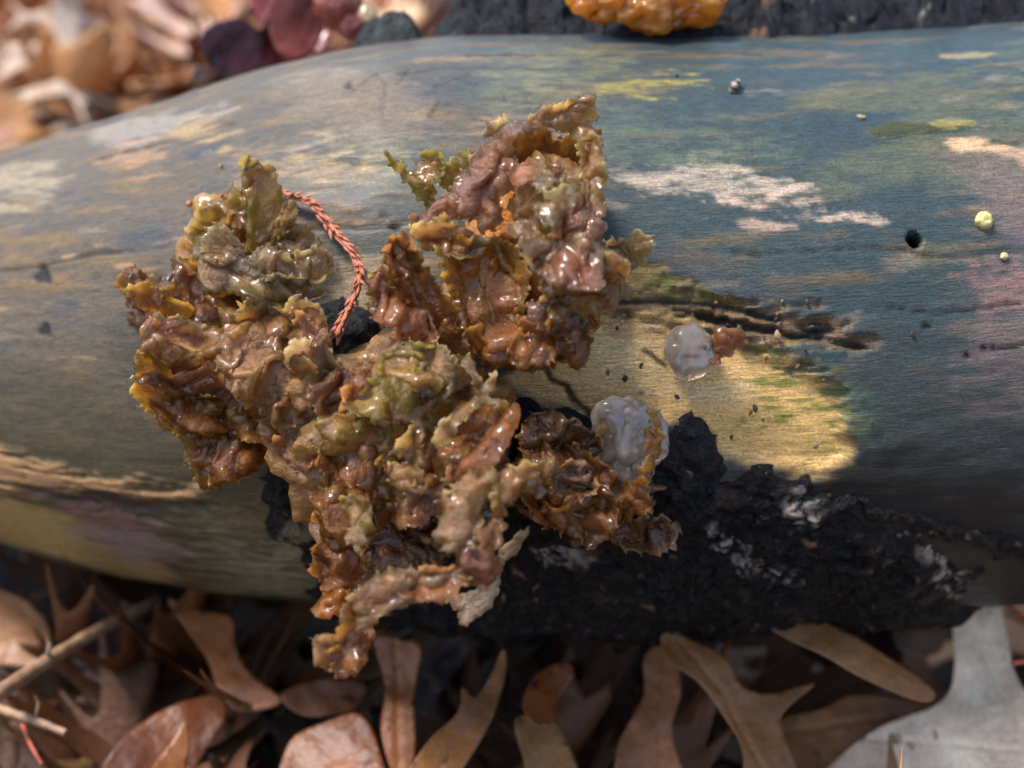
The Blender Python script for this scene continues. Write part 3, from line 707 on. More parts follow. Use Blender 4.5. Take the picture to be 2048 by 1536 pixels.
lobe(B, [(400, 880), (460, 870), (520, 890), (515, 940), (470, 965), (425, 945)], 1.3, 'brown', 121, ruf=.22, dome=.15)
lobe(B, [(378, 900), (402, 905), (405, 940), (430, 958), (398, 952), (370, 930)], .9, 'olive', 122, ruf=.15, green=.7)
lobe(B, [(520, 840), (570, 830), (610, 830), (600, 870), (580, 885), (555, 865), (535, 878)], 1.3, 'tan', 123, ruf=.2)
lobe(B, [(580, 700), (602, 682), (640, 686), (668, 715), (672, 752), (648, 775), (620, 770), (598, 752), (582, 735)], 1.75, 'pale', 124, ruf=.14, dome=-.15, curl=.3)
lobe(B, [(586, 705), (605, 695), (612, 720), (608, 745), (590, 735)], 1.9, 'pink', 125, ruf=.06, dome=-.1, curl=.2, step=.03)
# -- upper right clump
Cc = fungus(1060, 520, 'tall hooded jelly fungus, purplish and hollow at the top, highest of the clumps')
mass(Cc, 1045, 625, log_depth(1040, 640) - .003, .78, 'brown', 5, squash=(1.15, .75, .95))
mass(Cc, 1060, 520, log_depth(1060, 520) - .004, .72, 'orange', 6, squash=(1, 1.2, .9))
mass(Cc, 1098, 318, log_depth(1098, 318) - .001, .42, 'dark', 17, M_JDARK, squash=(1.1, .7, .9))  # dark body added behind the hollow to stop light glowing through
mass(Cc, 1090, 410, log_depth(1090, 410) - .005, .6, 'brown', 7, squash=(.9, .9, .9))
lobe(Cc, [(775, 322), (796, 318), (822, 345), (838, 318), (872, 308), (886, 330), (880, 372), (865, 410), (838, 402), (815, 370)], .8, 'olive', 131, ruf=.2, slope=(.1, .1), green=.5)
lobe(Cc, [(880, 360), (895, 325), (935, 303), (950, 325), (935, 360), (905, 385)], .8, 'olive', 132, ruf=.18, green=.4)
lobe(Cc, [(975, 250), (1005, 238), (1030, 245), (1040, 275), (1000, 285), (975, 275)], .9, 'grey', 133, ruf=.12)
lobe(Cc, [(820, 448), (850, 415), (890, 380), (925, 352), (945, 308), (985, 268), (1040, 248), (1075, 258), (1040, 282), (1022, 320), (1035, 365), (1010, 400), (1002, 450), (965, 472), (930, 445), (890, 450), (850, 470)], 1.75, 'plum', 134, slope=(.15, .1), ruf=.24, dome=.25, tex=1.4, frills=0)
lobe(Cc, [(1040, 268), (1062, 235), (1082, 214), (1130, 206), (1188, 192), (1188, 235), (1206, 268), (1202, 312), (1180, 338), (1168, 300), (1130, 270), (1085, 260)], 1.9, 'tan', 135, slope=(0, -.25), ruf=.17, dome=.15, frills=0)
lobe(Cc, [(1060, 255), (1085, 222), (1140, 208), (1160, 225), (1120, 255)], 1.9, 'plum', 136, slope=(0, -.3), ruf=.1, tex=1.3, frills=0)
lobe(Cc, [(1015, 285), (1085, 262), (1160, 280), (1170, 335), (1130, 362), (1080, 355), (1030, 350)], .95, 'brown', 137, ruf=.06, dome=-.4, tex=.3, mat=M_JDARK)  # inside of the hollow, its shade put into a darker jelly
lobe(Cc, [(1150, 285), (1195, 275), (1205, 330), (1202, 400), (1185, 440), (1165, 400), (1162, 340)], 1.8, 'tan', 138, ruf=.22, grain=80, frills=0)
lobe(Cc, [(1030, 385), (1070, 360), (1110, 366), (1150, 362), (1165, 400), (1150, 460), (1100, 480), (1050, 455), (1015, 410)], 1.7, 'tan', 139, ruf=.24, dome=.2, frills=0)
lobe(Cc, [(1028, 332), (1050, 322), (1068, 332), (1062, 362), (1042, 378), (1025, 356)], 2.25, 'pink', 140, ruf=.05, tex=.3, step=.03, thick=.1)
lobe(Cc, [(1070, 345), (1095, 330), (1115, 350), (1105, 385), (1075, 390)], 2.2, 'grey', 141, ruf=.1, dome=.12, step=.03)
lobe(Cc, [(1074, 440), (1080, 412), (1112, 378), (1150, 360), (1158, 380), (1132, 428), (1102, 456)], 2.4, 'pale', 142, ruf=.07, dome=.1, tex=.4, step=.03, green=.5)
lobe(Cc, [(1130, 400), (1200, 390), (1208, 440), (1200, 500), (1180, 520), (1130, 500), (1100, 470)], 1.9, 'plum', 143, ruf=.25, grain=75)
lobe(Cc, [(820, 455), (880, 440), (960, 468), (985, 495), (930, 510), (880, 505), (850, 500)], 1.6, 'tan', 144, ruf=.2, slope=(0, .2))
lobe(Cc, [(860, 470), (930, 478), (1000, 480), (1040, 510), (1052, 570), (1055, 640), (1040, 700), (985, 712), (945, 690), (925, 640), (900, 580), (872, 520)], 1.35, 'amber', 145, slope=(.12, .22), ruf=.2, grain=-72, tex=.6, frills=0)
lobe(Cc, [(985, 470), (1040, 480), (1060, 540), (1050, 620), (1005, 600), (990, 540)], 1.1, 'orange', 146, ruf=.18, grain=80, tex=.5, frills=0)
lobe(Cc, [(1022, 450), (1090, 470), (1140, 480), (1190, 480), (1215, 520), (1200, 575), (1150, 590), (1100, 580), (1075, 550), (1050, 520)], 2.0, 'grey', 147, slope=(-.05, -.1), ruf=.28, dome=.15, frills=1)
lobe(Cc, [(1120, 520), (1190, 500), (1240, 520), (1262, 560), (1250, 598), (1200, 622), (1140, 640), (1090, 630), (1080, 580)], 1.7, 'tan', 148, slope=(-.1, -.15), ruf=.28)
lobe(Cc, [(1195, 500), (1238, 474), (1290, 468), (1309, 498), (1292, 526), (1252, 548), (1215, 548)], 1.2, 'grey', 149, ruf=.24, slope=(-.2, .1), green=.35)
lobe(Cc, [(930, 660), (990, 640), (1060, 636), (1120, 632), (1182, 628), (1178, 672), (1132, 722), (1082, 742), (1020, 745), (960, 728)], 1.2, 'brown', 150, slope=(0, .25), ruf=.26, dome=.2, tex=1.5)
lobe(Cc, [(1020, 680), (1080, 670), (1110, 700), (1080, 735), (1030, 728)], 1.6, 'brown', 151, ruf=.15, dome=.2)
lobe(Cc, [(1050, 600), (1120, 610), (1170, 640), (1150, 680), (1090, 670), (1055, 640)], 1.6, 'plum', 152, ruf=.2, dome=.15)
lobe(Cc, [(768, 560), (778, 500), (800, 478), (835, 512), (872, 560), (915, 620), (942, 682), (925, 716), (880, 690), (838, 650), (800, 622)], 1.1, 'brown', 153, slope=(.1, .2), ruf=.24, grain=-55, frills=0)
lobe(Cc, [(775, 500), (800, 474), (838, 505), (830, 540), (795, 545)], 1.35, 'red', 154, ruf=.15)
lobe(Cc, [(738, 575), (768, 545), (790, 585), (830, 615), (862, 655), (850, 690), (800, 682), (765, 645), (742, 615)], 1.45, 'red', 155, ruf=.24, rag=.08)
lobe(Cc, [(738, 560), (765, 548), (775, 600), (760, 640), (740, 610)], 1.2, 'olive', 156, ruf=.15, green=.3)
# -- centre clump
D = fungus(800, 900, 'tangled brown and olive jelly fungus in the centre, hanging lowest with a long drooping arm')
mass(D, 790, 860, .1815, 1.1, 'brown', 8, squash=(1.2, 1, .9)); mass(D, 775, 1040, .1855, .8, 'dark', 9, M_JDARK, squash=(1, 1.2, 1.0)); mass(D, 880, 960, .185, .9, 'dark', 10, M_JDARK)
lobe(D, [(690, 800), (740, 765), (768, 715), (800, 692), (850, 690), (900, 702), (918, 740), (910, 790), (880, 838), (830, 858), (780, 850), (735, 840)], 0, 'olive', 161, depth=17.1, ruf=.28, dome=.2, green=.35)
lobe(D, [(640, 862), (648, 835), (695, 822), (740, 830), (790, 850), (770, 872), (720, 862), (690, 885)], 0, 'olive', 162, depth=17.0, ruf=.22, green=.6)
lobe(D, [(760, 760), (830, 740), (890, 760), (870, 800), (800, 812)], 0, 'olive', 163, depth=16.7, ruf=.2, green=.5)
lobe(D, [(620, 775), (680, 738), (735, 745), (750, 790), (700, 830), (660, 845), (635, 815)], 0, 'plum', 164, depth=17.2, ruf=.26, slope=(.2, 0))
lobe(D, [(700, 770), (725, 745), (735, 765), (700, 820), (680, 830)], 0, 'red', 165, depth=16.9, ruf=.08, tex=.4, step=.03)
lobe(D, [(548, 885), (570, 865), (620, 852), (655, 880), (648, 925), (600, 940), (562, 915)], 0, 'red', 166, depth=17.6, ruf=.26)
lobe(D, [(640, 900), (700, 880), (770, 890), (800, 930), (780, 985), (720, 1000), (660, 985), (635, 945)], 0, 'brown', 167, depth=17.3, ruf=.3)
lobe(D, [(760, 880), (830, 855), (890, 870), (900, 930), (870, 980), (810, 985), (770, 950)], 0, 'amber', 168, depth=17.0, ruf=.28)
lobe(D, [(780, 930), (815, 925), (850, 945), (835, 975), (800, 982), (775, 965)], 0, 'tan', 169, depth=16.6, ruf=.14, step=.03)
lobe(D, [(805, 870), (835, 835), (850, 860), (838, 920), (850, 975), (825, 985), (812, 930), (785, 895)], 0, 'tan', 170, depth=16.6, ruf=.16, grain=80, step=.03)
lobe(D, [(638, 985), (700, 975), (760, 985), (775, 1040), (740, 1085), (700, 1100), (650, 1090), (630, 1040)], 0, 'brown', 171, depth=17.1, ruf=.3, dome=.15)
lobe(D, [(690, 1000), (740, 995), (755, 1040), (735, 1075), (700, 1060)], 0, 'olive', 172, depth=16.6, ruf=.16, green=.2, step=.03)
lobe(D, [(692, 1060), (715, 1048), (728, 1070), (722, 1095), (702, 1090)], 0, 'pale', 173, depth=16.3, ruf=.06, curl=.15, step=.028)
lobe(D, [(630, 1080), (690, 1075), (740, 1095), (730, 1150), (700, 1180), (690, 1220), (650, 1200), (628, 1140)], 0, 'brown', 174, depth=17.2, ruf=.28)
lobe(D, [(740, 1020), (820, 1000), (880, 1030), (890, 1100), (870, 1140), (800, 1150), (740, 1130), (725, 1080)], 0, 'dark', 175, depth=17.6, ruf=.3, mat=M_JDARK)
lobe(D, [(780, 1010), (830, 985), (870, 1010), (850, 1050), (800, 1055)], 0, 'plum', 176, depth=17.1, ruf=.2)
lobe(D, [(865, 890), (880, 850), (915, 820), (955, 790), (948, 765), (925, 728), (930, 712), (946, 722), (965, 765), (992, 742), (998, 765), (975, 790), (1002, 800), (962, 815), (925, 845), (890, 895)], 0, 'pale', 177, depth=16.5, ruf=.1, thick=.06, rag=.035, step=.028, tex=.5)
lobe(D, [(870, 900), (905, 850), (950, 810), (1000, 800), (1020, 815), (990, 860), (940, 920), (900, 935)], 0, 'amber', 178, depth=16.9, ruf=.18, grain=50)
lobe(D, [(912, 955), (922, 925), (960, 885), (1000, 838), (1030, 810), (1042, 830), (1022, 880), (985, 925), (945, 965), (920, 968)], 0, 'red', 179, depth=16.4, ruf=.07, thick=.26, grain=45, tex=.5, dome=.12, rag=.02)
lobe(D, [(870, 1040), (882, 1005), (915, 965), (948, 935), (985, 945), (1000, 975), (975, 1010), (960, 1050), (955, 1085), (905, 1090), (880, 1070)], 0, 'pale', 180, depth=15.9, ruf=.16, dome=.2, grain=60)
lobe(D, [(985, 950), (1030, 932), (1068, 930), (1070, 950), (1035, 985), (1015, 1040), (1000, 1085), (975, 1080), (985, 1020)], 0, 'tan', 181, depth=16.1, ruf=.16, grain=60)
lobe(D, [(1040, 960), (1062, 955), (1082, 975), (1078, 995), (1055, 985)], 0, 'grey', 182, depth=16.0, ruf=.04, dome=.12, tex=.2, step=.028)
lobe(D, [(905, 1085), (955, 1080), (985, 1100), (1000, 1130), (988, 1168), (945, 1178), (918, 1140)], 0, 'plum', 183, depth=15.9, ruf=.14, dome=.2)
lobe(D, [(962, 1062), (985, 1035), (990, 1065), (975, 1098), (962, 1085)], 0, 'pink', 184, depth=15.6, ruf=.04, step=.028, tex=.4)
lobe(D, [(900, 1130), (940, 1150), (925, 1175), (880, 1192), (820, 1205), (772, 1228), (738, 1250), (705, 1245), (690, 1205), (715, 1170), (770, 1148), (840, 1132)], 0, 'grey', 185, depth=16.0, ruf=.16, grain=20, dome=.15)
lobe(D, [(830, 1140), (900, 1130), (940, 1155), (900, 1185), (840, 1195), (800, 1180)], 0, 'red', 186, depth=15.8, ruf=.14)
lobe(D, [(690, 1205), (735, 1225), (740, 1260), (725, 1310), (690, 1340), (658, 1325), (662, 1280), (672, 1235)], 0, 'brown', 187, depth=16.1, ruf=.12, grain=70)
lobe(D, [(720, 1195), (752, 1215), (750, 1290), (712, 1345), (672, 1356), (665, 1325), (705, 1290)], 0, 'orange', 188, depth=16.4, ruf=.1, tex=.5)
lobe(D, [(632, 1275), (655, 1262), (668, 1290), (655, 1330), (640, 1312)], 0, 'plum', 189, depth=16.2, ruf=.08, step=.028, thick=.2)
lobe(D, [(640, 1200), (690, 1170), (700, 1210), (672, 1235), (630, 1225)], 0, 'orange', 190, depth=16.9, ruf=.14)
lobe(D, [(890, 935), (920, 930), (925, 970), (910, 1000), (890, 985)], 0, 'plum', 191, depth=16.7, ruf=.08)
# -- brown clump right of centre
E = fungus(1150, 960, 'low dark-brown glistening jelly fungus between the central clump and the pale drop')
mass(E, 1150, 960, log_depth(1150, 960) - .001, .85, 'dark', 12, M_JDARK, squash=(1.2, .7, .8))
lobe(E, [(1005, 940), (1060, 905), (1120, 885), (1180, 905), (1230, 940), (1288, 968), (1298, 1015), (1250, 1050), (1190, 1082), (1120, 1062), (1068, 1040), (1035, 1000)], 1.35, 'brown', 201, slope=(0, .1), ruf=.24, dome=.2, tex=1.4, frills=1)
lobe(E, [(1040, 850), (1095, 822), (1160, 842), (1200, 880), (1190, 925), (1110, 930), (1040, 905)], 1.0, 'dark', 202, ruf=.25, mat=M_JDARK, tex=1.5)
lobe(E, [(1100, 940), (1160, 920), (1200, 960), (1170, 1000), (1115, 990)], 1.7, 'dark', 203, ruf=.2, mat=M_JDARK, tex=1.3)
lobe(E, [(1070, 1000), (1150, 1010), (1240, 1000), (1250, 1045), (1190, 1080), (1120, 1062)], 1.6, 'amber', 204, ruf=.22)
lobe(E, [(1225, 1050), (1290, 1020), (1352, 1045), (1350, 1085), (1290, 1112), (1235, 1095)], .9, 'dark', 205, ruf=.2, mat=M_JDARK)
lobe(E, [(1060, 930), (1100, 920), (1130, 950), (1095, 975), (1065, 965)], 1.8, 'tan', 206, ruf=.12)
# -- pale drops
def drop(o_px, o_py, label, pts, depth, seed, dome, crumbs):
    r = fungus(o_px, o_py, label, None, 'jelly_drop', 'fungus')
    return r
J1 = fungus(1380, 700, 'small round pinkish translucent jelly drop on the bare tan wood', None, 'jelly_drop')
mass(J1, 1378, 704, log_depth(1378, 704) - .0012, .33, 'pearl', 71, M_CLEAR, 'body', (.98, 1.12, .9), .17, 1.3, 5, .35)
lobe(J1, [(1415, 680), (1440, 655), (1480, 662), (1490, 690), (1462, 715), (1430, 725), (1412, 710)], .22, 'plum', 212, ruf=.14, thick=.18, name='crust', step=.028, label='crusty pinkish rim')
J2 = fungus(1262, 885, 'larger pale milky jelly drop with brown crumbs, hanging below the tan wood', None, 'jelly_drop')
mass(J2, 1262, 868, log_depth(1262, 880) - .0085, .42, 'pearl', 73, M_CLEAR, 'body', (1.0, 1.15, .85), .34, .95, 5, .5)
mass(J2, 1268, 925, log_depth(1262, 900) - .0085, .30, 'pearl', 75, M_CLEAR, 'tip', (.9, 1.25, .9), .2, 1.2, 5, .35)
lobe(J2, [(1285, 870), (1310, 855), (1318, 890), (1310, 960), (1292, 968), (1270, 945), (1285, 905)], 1.42, 'amber', 216, ruf=.08, thick=.08, name='crumb', step=.028)
lobe(J2, [(1190, 850), (1210, 845), (1212, 870), (1200, 885)], 1.2, 'tan', 217, ruf=.06, thick=.08, name='crumb', step=.028)
lobe(J2, [(1300, 815), (1322, 825), (1325, 860), (1308, 850)], 1.3, 'tan', 218, ruf=.08, thick=.08, name='crumb', step=.028)
# -- orange jelly on the far bark
Or = empty('jelly_fungus', log_surface(np.array([1290.0]), np.array([1.45]))[0][0], 'bright orange jelly fungus on the black bark along the top of the log', 'fungus')
for i, (x, y, r) in enumerate(((1180, 5, .38), (1230, 18, .4), (1300, 28, .5), (1375, 22, .5), (1290, -30, .55), (1410, 5, .3), (1345, 38, .3))):
    mass(Or, x, y - 8, log_depth(x, 84) + .0005 * (i % 2), r * .8, 'orange', 80 + i, None, 'lobe', (1.25, .8, 1), .33, 1.3, 5, .3)
# reddish jelly behind the log end of the bark
Rd = empty('jelly_fungus', at(670, 40, .236), 'glossy dark-red jelly lump beside the red leaves at the top of the log', 'fungus')
for i, (x, y, r) in enumerate(((676, 12, .42), (704, 48, .28), (730, 36, .22))):
    mass(Rd, x, y, .240, r, ('garnet', 'garnet', 'tan')[i], 90 + i, M_JDARK, 'lobe', (1, 1, 1), .12, 1.0, 4, .1)
# -- white shell-like flake
def flake():
    o = empty('bark_flake', at(975, 1150, .17), 'thin cream-white flake with brown specks dangling under the central clump', 'flake')
    lobe(o, [(1055, 1058), (1050, 1085), (1012, 1125), (988, 1195), (965, 1228), (938, 1246), (915, 1252), (920, 1225), (905, 1212), (888, 1196), (935, 1185), (965, 1165), (1000, 1100)], 0, 'shell', 221, depth=16.5, ruf=.05, thick=.05, rag=.03, curl=.06, tex=.25, name='sheet', grain=60)
flake()

# ------------------------------------------------------------------ cedar twig
def tube(path, radii, nseg=8):
    P = np.asarray(path, float); n = len(P)
    tg = np.gradient(P, axis=0); tg /= np.linalg.norm(tg, axis=1)[:, None]
    ref = np.array((0.3, 0.2, 0.93)); V = []
    for i in range(n):
        u = np.cross(tg[i], ref); u /= np.linalg.norm(u) + 1e-12; v = np.cross(tg[i], u)
        for k in range(nseg):
            an = 2 * math.pi * k / nseg
            V.append(P[i] + radii[i] * (math.cos(an) * u + math.sin(an) * v))
    Fq = [[i * nseg + k, i * nseg + (k + 1) % nseg, (i + 1) * nseg + (k + 1) % nseg, (i + 1) * nseg + k] for i in range(n - 1) for k in range(nseg)]
    return np.array(V), np.array(Fq)
M_CEDAR = mat_plain('dry_cedar', (0.33, 0.095, 0.042), .55, 900, .35)
M_TWIG = mat_plain('dry_twig', (0.24, 0.14, 0.075), .6, 500, .4)
M_NEEDLE = mat_plain('red_needle', (0.32, 0.06, 0.03), .4, 500, .3)
def cedar():
    px = catmull([(376, 408), (420, 402), (470, 392), (530, 384), (582, 392), (622, 406), (652, 440), (682, 476), (710, 512), (719, 548), (708, 592), (690, 632), (672, 672)], 8, False)
    hs = np.interp(np.arange(len(px)), [0, 30, 50, len(px) - 30, len(px) - 1], [.12, .25, .3, .42, 1.2])
    path = np.array([at(x, y, log_depth(x, y) - h * .01) for (x, y), h in zip(px, hs)])
    r = empty('cedar_twig', path[0], 'arched rust-red cedar twig with overlapping scale leaves', 'twig')
    V, Q = tube(path, np.full(len(path), .00042))
    link('stem', mesh_np('stem', V - path[0], Q), M_CEDAR, r)
    # one awl-shaped scale
    bm = bmesh.new()
    prof = [(0, .00030), (.0006, .00046), (.0012, .00040), (.0018, .00022), (.0023, .00003)]
    rings = []
    for z, rr in prof:
        rings.append([bm.verts.new((rr * math.cos(t), rr * .6 * math.sin(t) + z * .25 * (z / .0023), z)) for t in np.linspace(0, 2 * math.pi, 6, endpoint=False)])
    for a_, b_ in zip(rings, rings[1:]):
        for k in range(6): bm.faces.new((a_[k], a_[(k + 1) % 6], b_[(k + 1) % 6], b_[k]))
    bm.faces.new(rings[0][::-1]); bm.faces.new(rings[-1])
    sm = bpy.data.meshes.new('scale_leaf'); bm.to_mesh(sm); bm.free(); sm.materials.append(M_CEDAR)
    dense = resample(path, .00058, False); rnd = random.Random(4)
    for i in range(1, len(dense) - 1):
        t = Vector(dense[i + 1] - dense[i - 1]).normalized()
        for s in (0, 1):
            side = t.orthogonal().normalized(); side.rotate(Matrix.Rotation((i % 2) * math.pi / 2 + s * math.pi + rnd.uniform(-.3, .3), 3, t))
            if rnd.random() < .08: continue
            d = (t + side * rnd.choice((.1, .15, .2, .3, .6))).normalized()
            o = link('scale_leaf', sm, None, r)
            o.matrix_local = Matrix.Translation(Vector(dense[i] - path[0]) + side * .0003) @ d.to_track_quat('Z', 'Y').to_matrix().to_4x4() @ Matrix.Diagonal((rnd.uniform(.5, .8), rnd.uniform(.5, .8), rnd.uniform(.45, 1.0), 1))
cedar()

# ------------------------------------------------------------------ little things on the wood
def snail():
    p = at(1473, 174, log_depth(1473, 174) - .0006)
    r = empty('snail', p, 'tiny banded snail shell resting on the upper right of the log', 'snail')
    ts = np.linspace(0, 5.2 * math.pi, 120); grow = np.exp(ts * .11) / np.exp(5.2 * math.pi * .11)
    path = np.stack([.00085 * grow * np.cos(ts), .0007 * (1 - grow) * 1.6, .00085 * grow * np.sin(ts)], 1)
    V, Q = tube(path, .00058 * grow, 10)
    band = np.repeat((np.sin(ts * 6) > .2).astype(float), 10)
    c = np.array((0.26, 0.2, 0.13)) + (np.array((0.03, 0.022, 0.02)) - np.array((0.26, 0.2, 0.13))) * band[:, None]
    m, t, b_ = new_mat('snail_shell'); cn = node(t, 'ShaderNodeAttribute', attribute_name='Col'); t.links.new(cn.outputs['Color'], b_.inputs['Base Color']); b_.inputs['Roughness'].default_value = .5
    o = link('shell', mesh_np('shell', V, Q, {'Col': c}), m, r); o.rotation_euler = (.5, .3, 1.1)
snail()
def bead(px, py, rad, label, colour, seed):
    P = at(px, py, log_depth(px, py) - rad * .003)
    bm = bmesh.new(); bmesh.ops.create_icosphere(bm, subdivisions=4, radius=1)
    V = np.array([v.co[:] for v in bm.verts]); T = np.array([[v.index for v in f.verts] for f in bm.faces]); bm.free()
    V = V * (1 + .25 * noise3(V * 1.3 + seed) + .07 * noise3(V * 4 + seed))[:, None] * rad * .01
    o = link('puffball', mesh_np('puffball', V, T), mat_plain('yellow_puffball', colour, .45, 600, .2, Subsurface_Weight=.3, Subsurface_Scale=.001)); o.location = P
    tag(o, label, 'fungus')
bead(1968, 440, .115, 'small pale-yellow round puffball right of the beetle hole', (0.55, 0.46, 0.16), 3)
bead(2008, 512, .05, 'tiny yellowish speck of puffball at the right end of the log below the larger one', (0.5, 0.45, 0.2), 5)

# ------------------------------------------------------------------ leaves
OAK = [(0.012, -.16), (0.014, 0.0), (0.05, 0.1), (0.2, 0.12), (0.34, 0.07), (0.28, 0.15), (0.38, 0.2), (0.22, 0.21), (0.08, 0.27), (0.06, 0.33), (0.2, 0.40), (0.42, 0.36), (0.37, 0.44), (0.52, 0.5), (0.35, 0.51), (0.38, 0.61), (0.24, 0.53), (0.09, 0.53), (0.06, 0.6), (0.14, 0.68), (0.34, 0.67), (0.28, 0.75), (0.35, 0.84), (0.2, 0.77), (0.1, 0.78), (0.09, 0.83), (0.14, 0.92), (0.06, 0.9)]
ELL = [(0.012, -.12), (0.014, 0.0), (0.12, 0.1), (0.22, 0.28), (0.26, 0.48), (0.22, 0.68), (0.12, 0.86), (0.04, 0.96)]
TIPS = [(.34, .07), (.52, .5), (.35, .84), (.38, .2), (.42, .36), (.34, .67), (.38, .61)]
LEAFC = {'tan': (0.52, 0.27, 0.105), 'rust': (0.44, 0.145, 0.035), 'brown': (0.26, 0.095, 0.03), 'pale': (0.68, 0.50, 0.35), 'dark': (0.10, 0.045, 0.024), 'grey': (0.30, 0.24, 0.22), 'red': (0.30, 0.065, 0.04), 'pinkish': (0.54, 0.29, 0.19)}
def leaf_mesh(name, kind, seed, L, curl, twist, step, colour=(1, 1, 1), mat=None):
    rnd = np.random.default_rng(seed)
    pr = np.array(OAK if kind == 'oak' else ELL)
    R = pr + rnd.normal(0, .016, pr.shape) * (pr[:, :1] > .03); Lf = pr + rnd.normal(0, .016, pr.shape) * (pr[:, :1] > .03); Lf[:, 0] *= -1
    out = np.vstack([R, [(0, 1.0)], Lf[::-1]])
    out = resample(catmull(out, 5), step)
    V, T, rim = fill_poly(out, step, rng=rnd)
    x, y = V[:, 0], V[:, 1]
    z = curl * x * x * 2.2 + curl * .5 * (y - .5) ** 2 * twist + .05 * fbm2(x * 3, y * 3, seed, 3) + .10 * np.abs(x) * n2(x * 5, y * 5, seed + 3)
    z += -.012 * np.exp(-(np.abs(x) / .02))
    d = np.abs(x) * .8
    vein = np.exp(-(np.abs(x) / .012) ** 2)
    for tx, ty in TIPS[:3] if kind != 'oak' else TIPS:
        for s in (1, -1):
            dv = segdist(x, y, [(0, ty - .18 * (1 if kind == 'oak' else 0) - .02), (s * tx * .9, ty)], False)
            vein = np.maximum(vein, .7 * np.exp(-(dv / .008) ** 2))
    mid = np.stack([x, y, z], 1) * L
    V3, T3 = shell(mid, T, rim, np.full(len(x), .00012), np.full(len(x), .00012))
    c = np.zeros((len(x), 3)) + np.asarray(colour)
    c *= (1 + .35 * fbm2(x * 4, y * 4, seed + 8, 4))[:, None]; c += (np.minimum(c * 1.7, .8) - c) * (vein * .55)[:, None]
    c = np.clip(np.vstack([c, c * 1.05]), .01, 1.2)
    me = mesh_np(name, V3, T3, {'Col': c}); me.materials.append(mat or M_LEAF)
    me.polygons.foreach_set('use_smooth', np.ones(len(me.polygons), bool))
    return me
# traced leaves of the foreground, each on its own tilted plane near the ground
def traced_leaf(pts, z, nrm, colour, seed, label, bend=(.4, .2), ruf=.12, step=.05, kind='oak_leaf', mat=None, mid=None, thick=.004, depth=None):
    pts = np.array(pts, float); cen = pts.mean(0)
    n = np.array(nrm, float); n /= np.linalg.norm(n)
    p0 = at(cen[0], cen[1], depth) if depth else on_ground(cen[0], cen[1], z)
    u = np.cross((0, 1, 0), n); u /= np.linalg.norm(u); v = np.cross(n, u)
    P = np.array([on_plane(x, y, p0, n) - p0 for x, y in pts]) * 100
    P2 = np.stack([P @ u, P @ v], 1)
    out = resample(catmull(P2, 8), step); V, T, rim = fill_poly(out, step)
    x, y = V[:, 0], V[:, 1]; d = segdist(x, y, out)
    zz = ruf * (fbm2(x * .7, y * .7, seed, 3) * 1.4) + bend[0] * .1 * x * x + bend[1] * .1 * y * y
    c = np.zeros((len(x), 3)) + np.asarray(colour)
    c *= (1 + .5 * fbm2(x * .8, y * .8, seed + 8, 4))[:, None]; c = (c if seed == 301 else c ** 1.3) * (1.0 if seed == 301 else .8) * (np.ones(3) if seed == 301 else np.array((1.0, .80, .58)))
    if mid:
        for ln in mid:
            Q = np.array([on_plane(xx, yy, p0, n) - p0 for xx, yy in ln]) * 100
            dv = segdist(x, y, np.stack([Q @ u, Q @ v], 1), False)
            vn = np.exp(-(dv / .035) ** 2); c += (c * np.array((1.25, 1.2, 1.1)) - c) * (vn * .6)[:, None]; zz -= .04 * vn
    sp = sstep(.42, .5, fbm2(x * 3.3, y * 3.3, seed + 12, 3)); c *= (1 - .8 * sp)[:, None]
    V3, T3 = shell(np.stack([x, y, zz], 1), T, rim, np.full(len(x), thick), np.full(len(x), thick)); V3 *= .01
    W_ = V3[:, :1] * u + V3[:, 1:2] * v + V3[:, 2:] * n
    o = link(kind, mesh_np(kind, W_, T3, {'Col': np.clip(np.vstack([c, c]), .01, .9)}), mat or M_LEAF); o.location = p0
    return tag(o, label, 'leaf', 'fallen leaves in front of the log')
LC_ = LEAFC
traced_leaf([(1908, 1196), (1985, 1190), (2012, 1262), (2030, 1345), (2080, 1425), (2180, 1530), (2180, 1680), (1760, 1660), (1640, 1570), (1660, 1535), (1720, 1480), (1780, 1445), (1850, 1420), (1896, 1385), (1908, 1330)], .012, (-.15, -.45, 1), (0.86, 0.65, 0.46), 301, 'large pale cream oak leaf with one upright lobe under the right end of the log', bend=(.25, .15), mid=([(1945, 1200), (1965, 1300), (2020, 1420), (2150, 1600)], [(1600, 1470), (1800, 1480), (2050, 1500)]))
traced_leaf([(1550, 1452), (1640, 1420), (1710, 1390), (1800, 1396), (1880, 1400), (1860, 1450), (1780, 1490), (1730, 1580), (1640, 1680), (1560, 1620)], .006, (-.1, -.45, 1), (0.40, 0.235, 0.11), 319, 'ochre-brown oak leaf blade lying beside the large pale cream leaf', mid=([(1600, 1460), (1800, 1430)],))
traced_leaf([(1495, 1208), (1575, 1212), (1690, 1262), (1800, 1328), (1868, 1385), (1845, 1406), (1755, 1372), (1650, 1312), (1535, 1252)], .03, (.05, -.5, 1), (0.40, 0.245, 0.12), 302, 'long narrow tan leaf edge curving below the black bark', bend=(0, .9))
traced_leaf([(1325, 1262), (1400, 1288), (1455, 1325), (1482, 1372), (1540, 1388), (1628, 1368), (1572, 1420), (1562, 1452), (1592, 1530), (1640, 1640), (1490, 1640), (1482, 1500), (1440, 1420), (1392, 1362), (1330, 1322)], .022, (.15, -.5, 1), (0.42, 0.25, 0.115), 303, 'tan oak leaf lobe with a sharp pointed tooth, beside the pale cream leaf', mid=([(1360, 1285), (1450, 1390), (1550, 1600)],))
